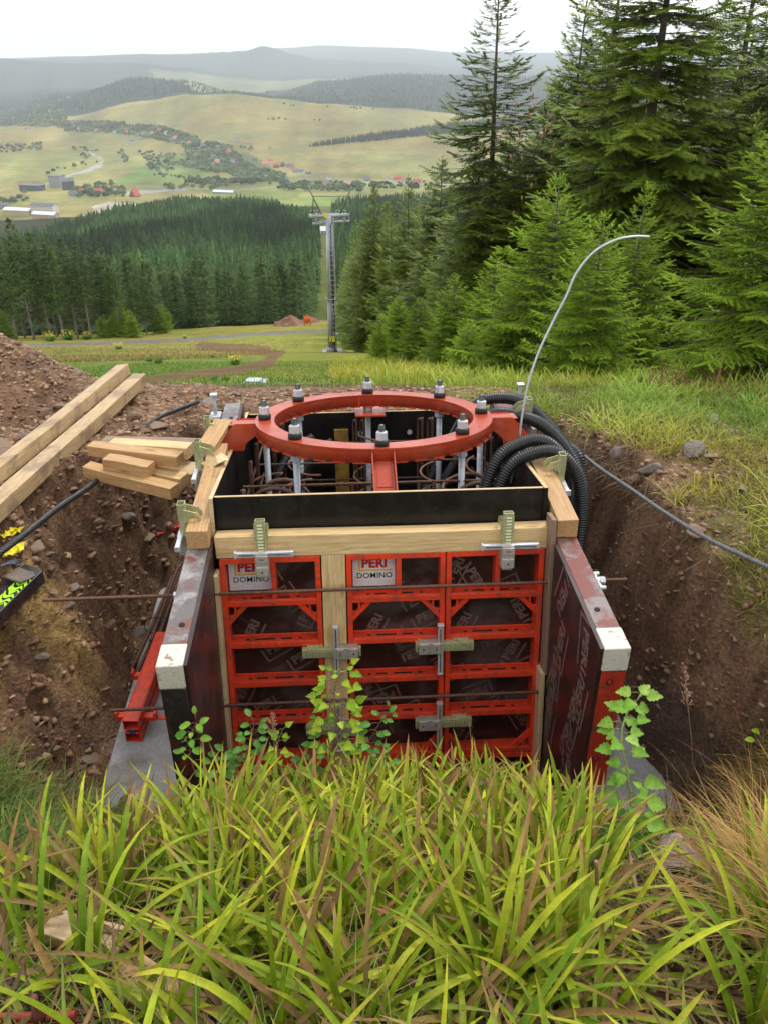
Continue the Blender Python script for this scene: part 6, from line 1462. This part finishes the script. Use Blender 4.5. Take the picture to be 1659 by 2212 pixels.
# floodlight mast by the yard
F_ = ground_F(250, 440, 1300); q0_ = at_F(250, 444, F_); q1_ = at_F(249, 410, F_); t = thing('floodlight_mast', 'yellowish floodlight mast beside the pale yard', 'mast'); a = MB(); a.tube([q0_, q1_], .5, 6); a.build('mast', HB, t); a = MB(); a.box(q1_.x-3, q1_.x+3, q1_.y-.5, q1_.y+.5, q1_.z-1, q1_.z+3); a.build('lamp_head', m_plain('lamp_yellow', (.5, .42, .2)), t)
# ------------------------------------------------------------------ valley trees
def blob_tpl(seed, n=60):
    r = np.random.RandomState(seed); T = []
    for _ in range(n):
        d = r.normal(0, 1, 3); d /= np.linalg.norm(d); d[2] = abs(d[2])*1.0-.25; c_ = np.array([0, 0, .55])+d*np.array([.42, .42, .45])*r.uniform(.7, 1.05); u_ = np.cross(d, r.normal(0, 1, 3)); u_ /= np.linalg.norm(u_); v_ = np.cross(d, u_); s_ = r.uniform(.16, .28)
        T.append((c_+u_*s_, c_-u_*s_*.6+v_*s_, c_-u_*s_*.6-v_*s_))
    return np.array(T)
tD = [blob_tpl(i) for i in range(3)]; M_dec = m_leaf('valley_foliage', trans=.1, rough=.8, sc=.2, rand=.25)
bm_ = []
for i in range(3):
    me = mk_mesh('crown', tD[i].reshape(-1, 3), [np.arange(tD[i].shape[0]*3).reshape(-1, 3)], np.repeat(cvar(tD[i].shape[0], (.09, .14, .065), (.16, .21, .09)), 3, 0)); me.materials.append(M_dec)
    tk = MB(); tk.tube([(0, 0, -.1), (0, 0, .55)], [.035, .02], 5); m2 = bpy.data.meshes.new('trunk'); m2.from_pydata([tuple(v) for v in tk.v], [], tk.f); m2.materials.append(M_bark); bm_.append((me, m2))
def px_scatter(poly, n, Fmin=1350):
    xs_ = [q_[0] for q_ in poly]; ys_ = [q_[1] for q_ in poly]; out = []; tries = 0
    while len(out) < n and tries < n*12:
        tries += 1; x_, y_ = rnd.uniform(min(xs_), max(xs_)), rnd.uniform(min(ys_), max(ys_))
        if inpoly(np.array(x_), np.array(y_), poly):
            F_ = ground_F(x_, y_, Fmin); p = at_F(x_, y_, F_)
            if not any(abs(p.x-hx) < 13 and -55 < p.y-hy < 12 for hx, hy in HP): out.append((p.x, p.y))
    return out
ZN = [([(372, 355), (430, 340), (520, 350), (560, 365), (618, 380), (612, 396), (540, 398), (500, 380), (440, 372)], 105), ([(392, 318), (430, 305), (500, 318), (530, 350), (470, 352), (410, 345)], 75), ([(355, 402), (508, 402), (505, 413), (355, 412)], 26), ([(600, 396), (783, 400), (783, 416), (600, 412)], 44), ([(165, 412), (270, 410), (270, 428), (165, 428)], 26), ([(0, 432), (60, 418), (60, 436), (0, 446)], 14)]
nt_ = 0
for poly, n in ZN:
    for (x_, y_) in px_scatter(poly, n):
        i = rnd.randrange(3); r_ = bpy.data.objects.new('valley_tree', None); COL.objects.link(r_); H_ = rnd.uniform(8, 14); r_.location = (x_, y_, float(h_all(np.array(x_), np.array(y_), False))); r_.scale = (H_*1.1, H_*1.1, H_); r_.rotation_euler[2] = rnd.uniform(0, 6)
        tag(r_, 'round leafy tree in the valley village', 'tree', 'leafy trees of the valley village')
        for me in bm_[i]: o = bpy.data.objects.new(me.name.split('.')[0], me); COL.objects.link(o); o.parent = r_
        nt_ += 1
far = []
for poly, n in [([(372, 355), (430, 345), (520, 350), (560, 365), (618, 380), (612, 396), (540, 398), (500, 380), (440, 372)], 420), ([(392, 318), (430, 305), (500, 318), (530, 350), (470, 352), (410, 345)], 260), ([(600, 396), (783, 400), (783, 418), (600, 412)], 90), ([(140, 404), (270, 408), (270, 430), (165, 428)], 60), ([(263, 272), (350, 275), (430, 300), (430, 322), (330, 302), (263, 292)], 620), ([(140, 262), (270, 268), (270, 292), (140, 286)], 560), ([(60, 225), (140, 232), (150, 280), (60, 275)], 620), ([(0, 225), (60, 232), (60, 276), (0, 274)], 260), ([(0, 318), (92, 312), (92, 326), (0, 334)], 60), ([(160, 238), (235, 215), (245, 222), (170, 246)], 40), ([(205, 400), (250, 395), (250, 402), (205, 406)], 12), ([(400, 392), (560, 392), (560, 400), (400, 400)], 130), ([(300, 330), (380, 335), (380, 372), (330, 372)], 90), ([(265, 325), (280, 350), (270, 355), (255, 330)], 22), ([(150, 320), (160, 317), (215, 330), (200, 345), (190, 350)], 18), ([(100, 372), (210, 345), (214, 352), (104, 380)], 12), ([(610, 225), (830, 238), (830, 242), (610, 230)], 12), ([(560, 255), (700, 262), (700, 265), (560, 259)], 8), ([(440, 330), (560, 318), (600, 325), (560, 330)], 10), ([(740, 398), (1000, 395), (1000, 410), (740, 412)], 60), ([(330, 378), (600, 398), (600, 402), (330, 384)], 40)]:
    far += px_scatter(poly, n)
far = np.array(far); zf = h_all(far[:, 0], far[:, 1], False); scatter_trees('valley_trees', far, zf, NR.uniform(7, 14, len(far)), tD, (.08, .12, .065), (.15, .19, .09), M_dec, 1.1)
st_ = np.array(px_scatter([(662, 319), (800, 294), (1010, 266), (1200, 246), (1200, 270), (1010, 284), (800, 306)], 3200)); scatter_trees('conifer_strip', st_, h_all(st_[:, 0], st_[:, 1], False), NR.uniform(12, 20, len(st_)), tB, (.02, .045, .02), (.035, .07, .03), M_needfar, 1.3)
# trees along the skyline of the wooded ridges
rp_ = []
for _ in range(9000):
    F_ = rnd.uniform(5200, 8300); u_ = rnd.uniform(-.5, .5); rp_.append((u_*F_, F_))
rp_ = np.array(rp_); scatter_trees('ridge_wood', rp_, h_all(rp_[:, 0], rp_[:, 1], False)-3, NR.uniform(18, 28, len(rp_)), tB, (.02, .04, .022), (.03, .055, .03), M_needfar, 1.6)

# ------------------------------------------------------------------ haze
hz = MB(); hz.box(-31500, 31500, -300, 24500, -1250, 28.0); o = hz.build('haze', None); o['kind'] = 'stuff'
m = bpy.data.materials.new('haze'); m.use_nodes = True; nt = m.node_tree; nt.nodes.remove(nt.nodes['Principled BSDF']); v = nt.nodes.new('ShaderNodeVolumePrincipled')
v.inputs['Color'].default_value = (.87, .93, 1, 1); v.inputs['Density'].default_value = 5.8e-5; v.inputs['Anisotropy'].default_value = .0
nt.links.new(v.outputs[0], nt.nodes['Material Output'].inputs['Volume']); o.data.materials.append(m)
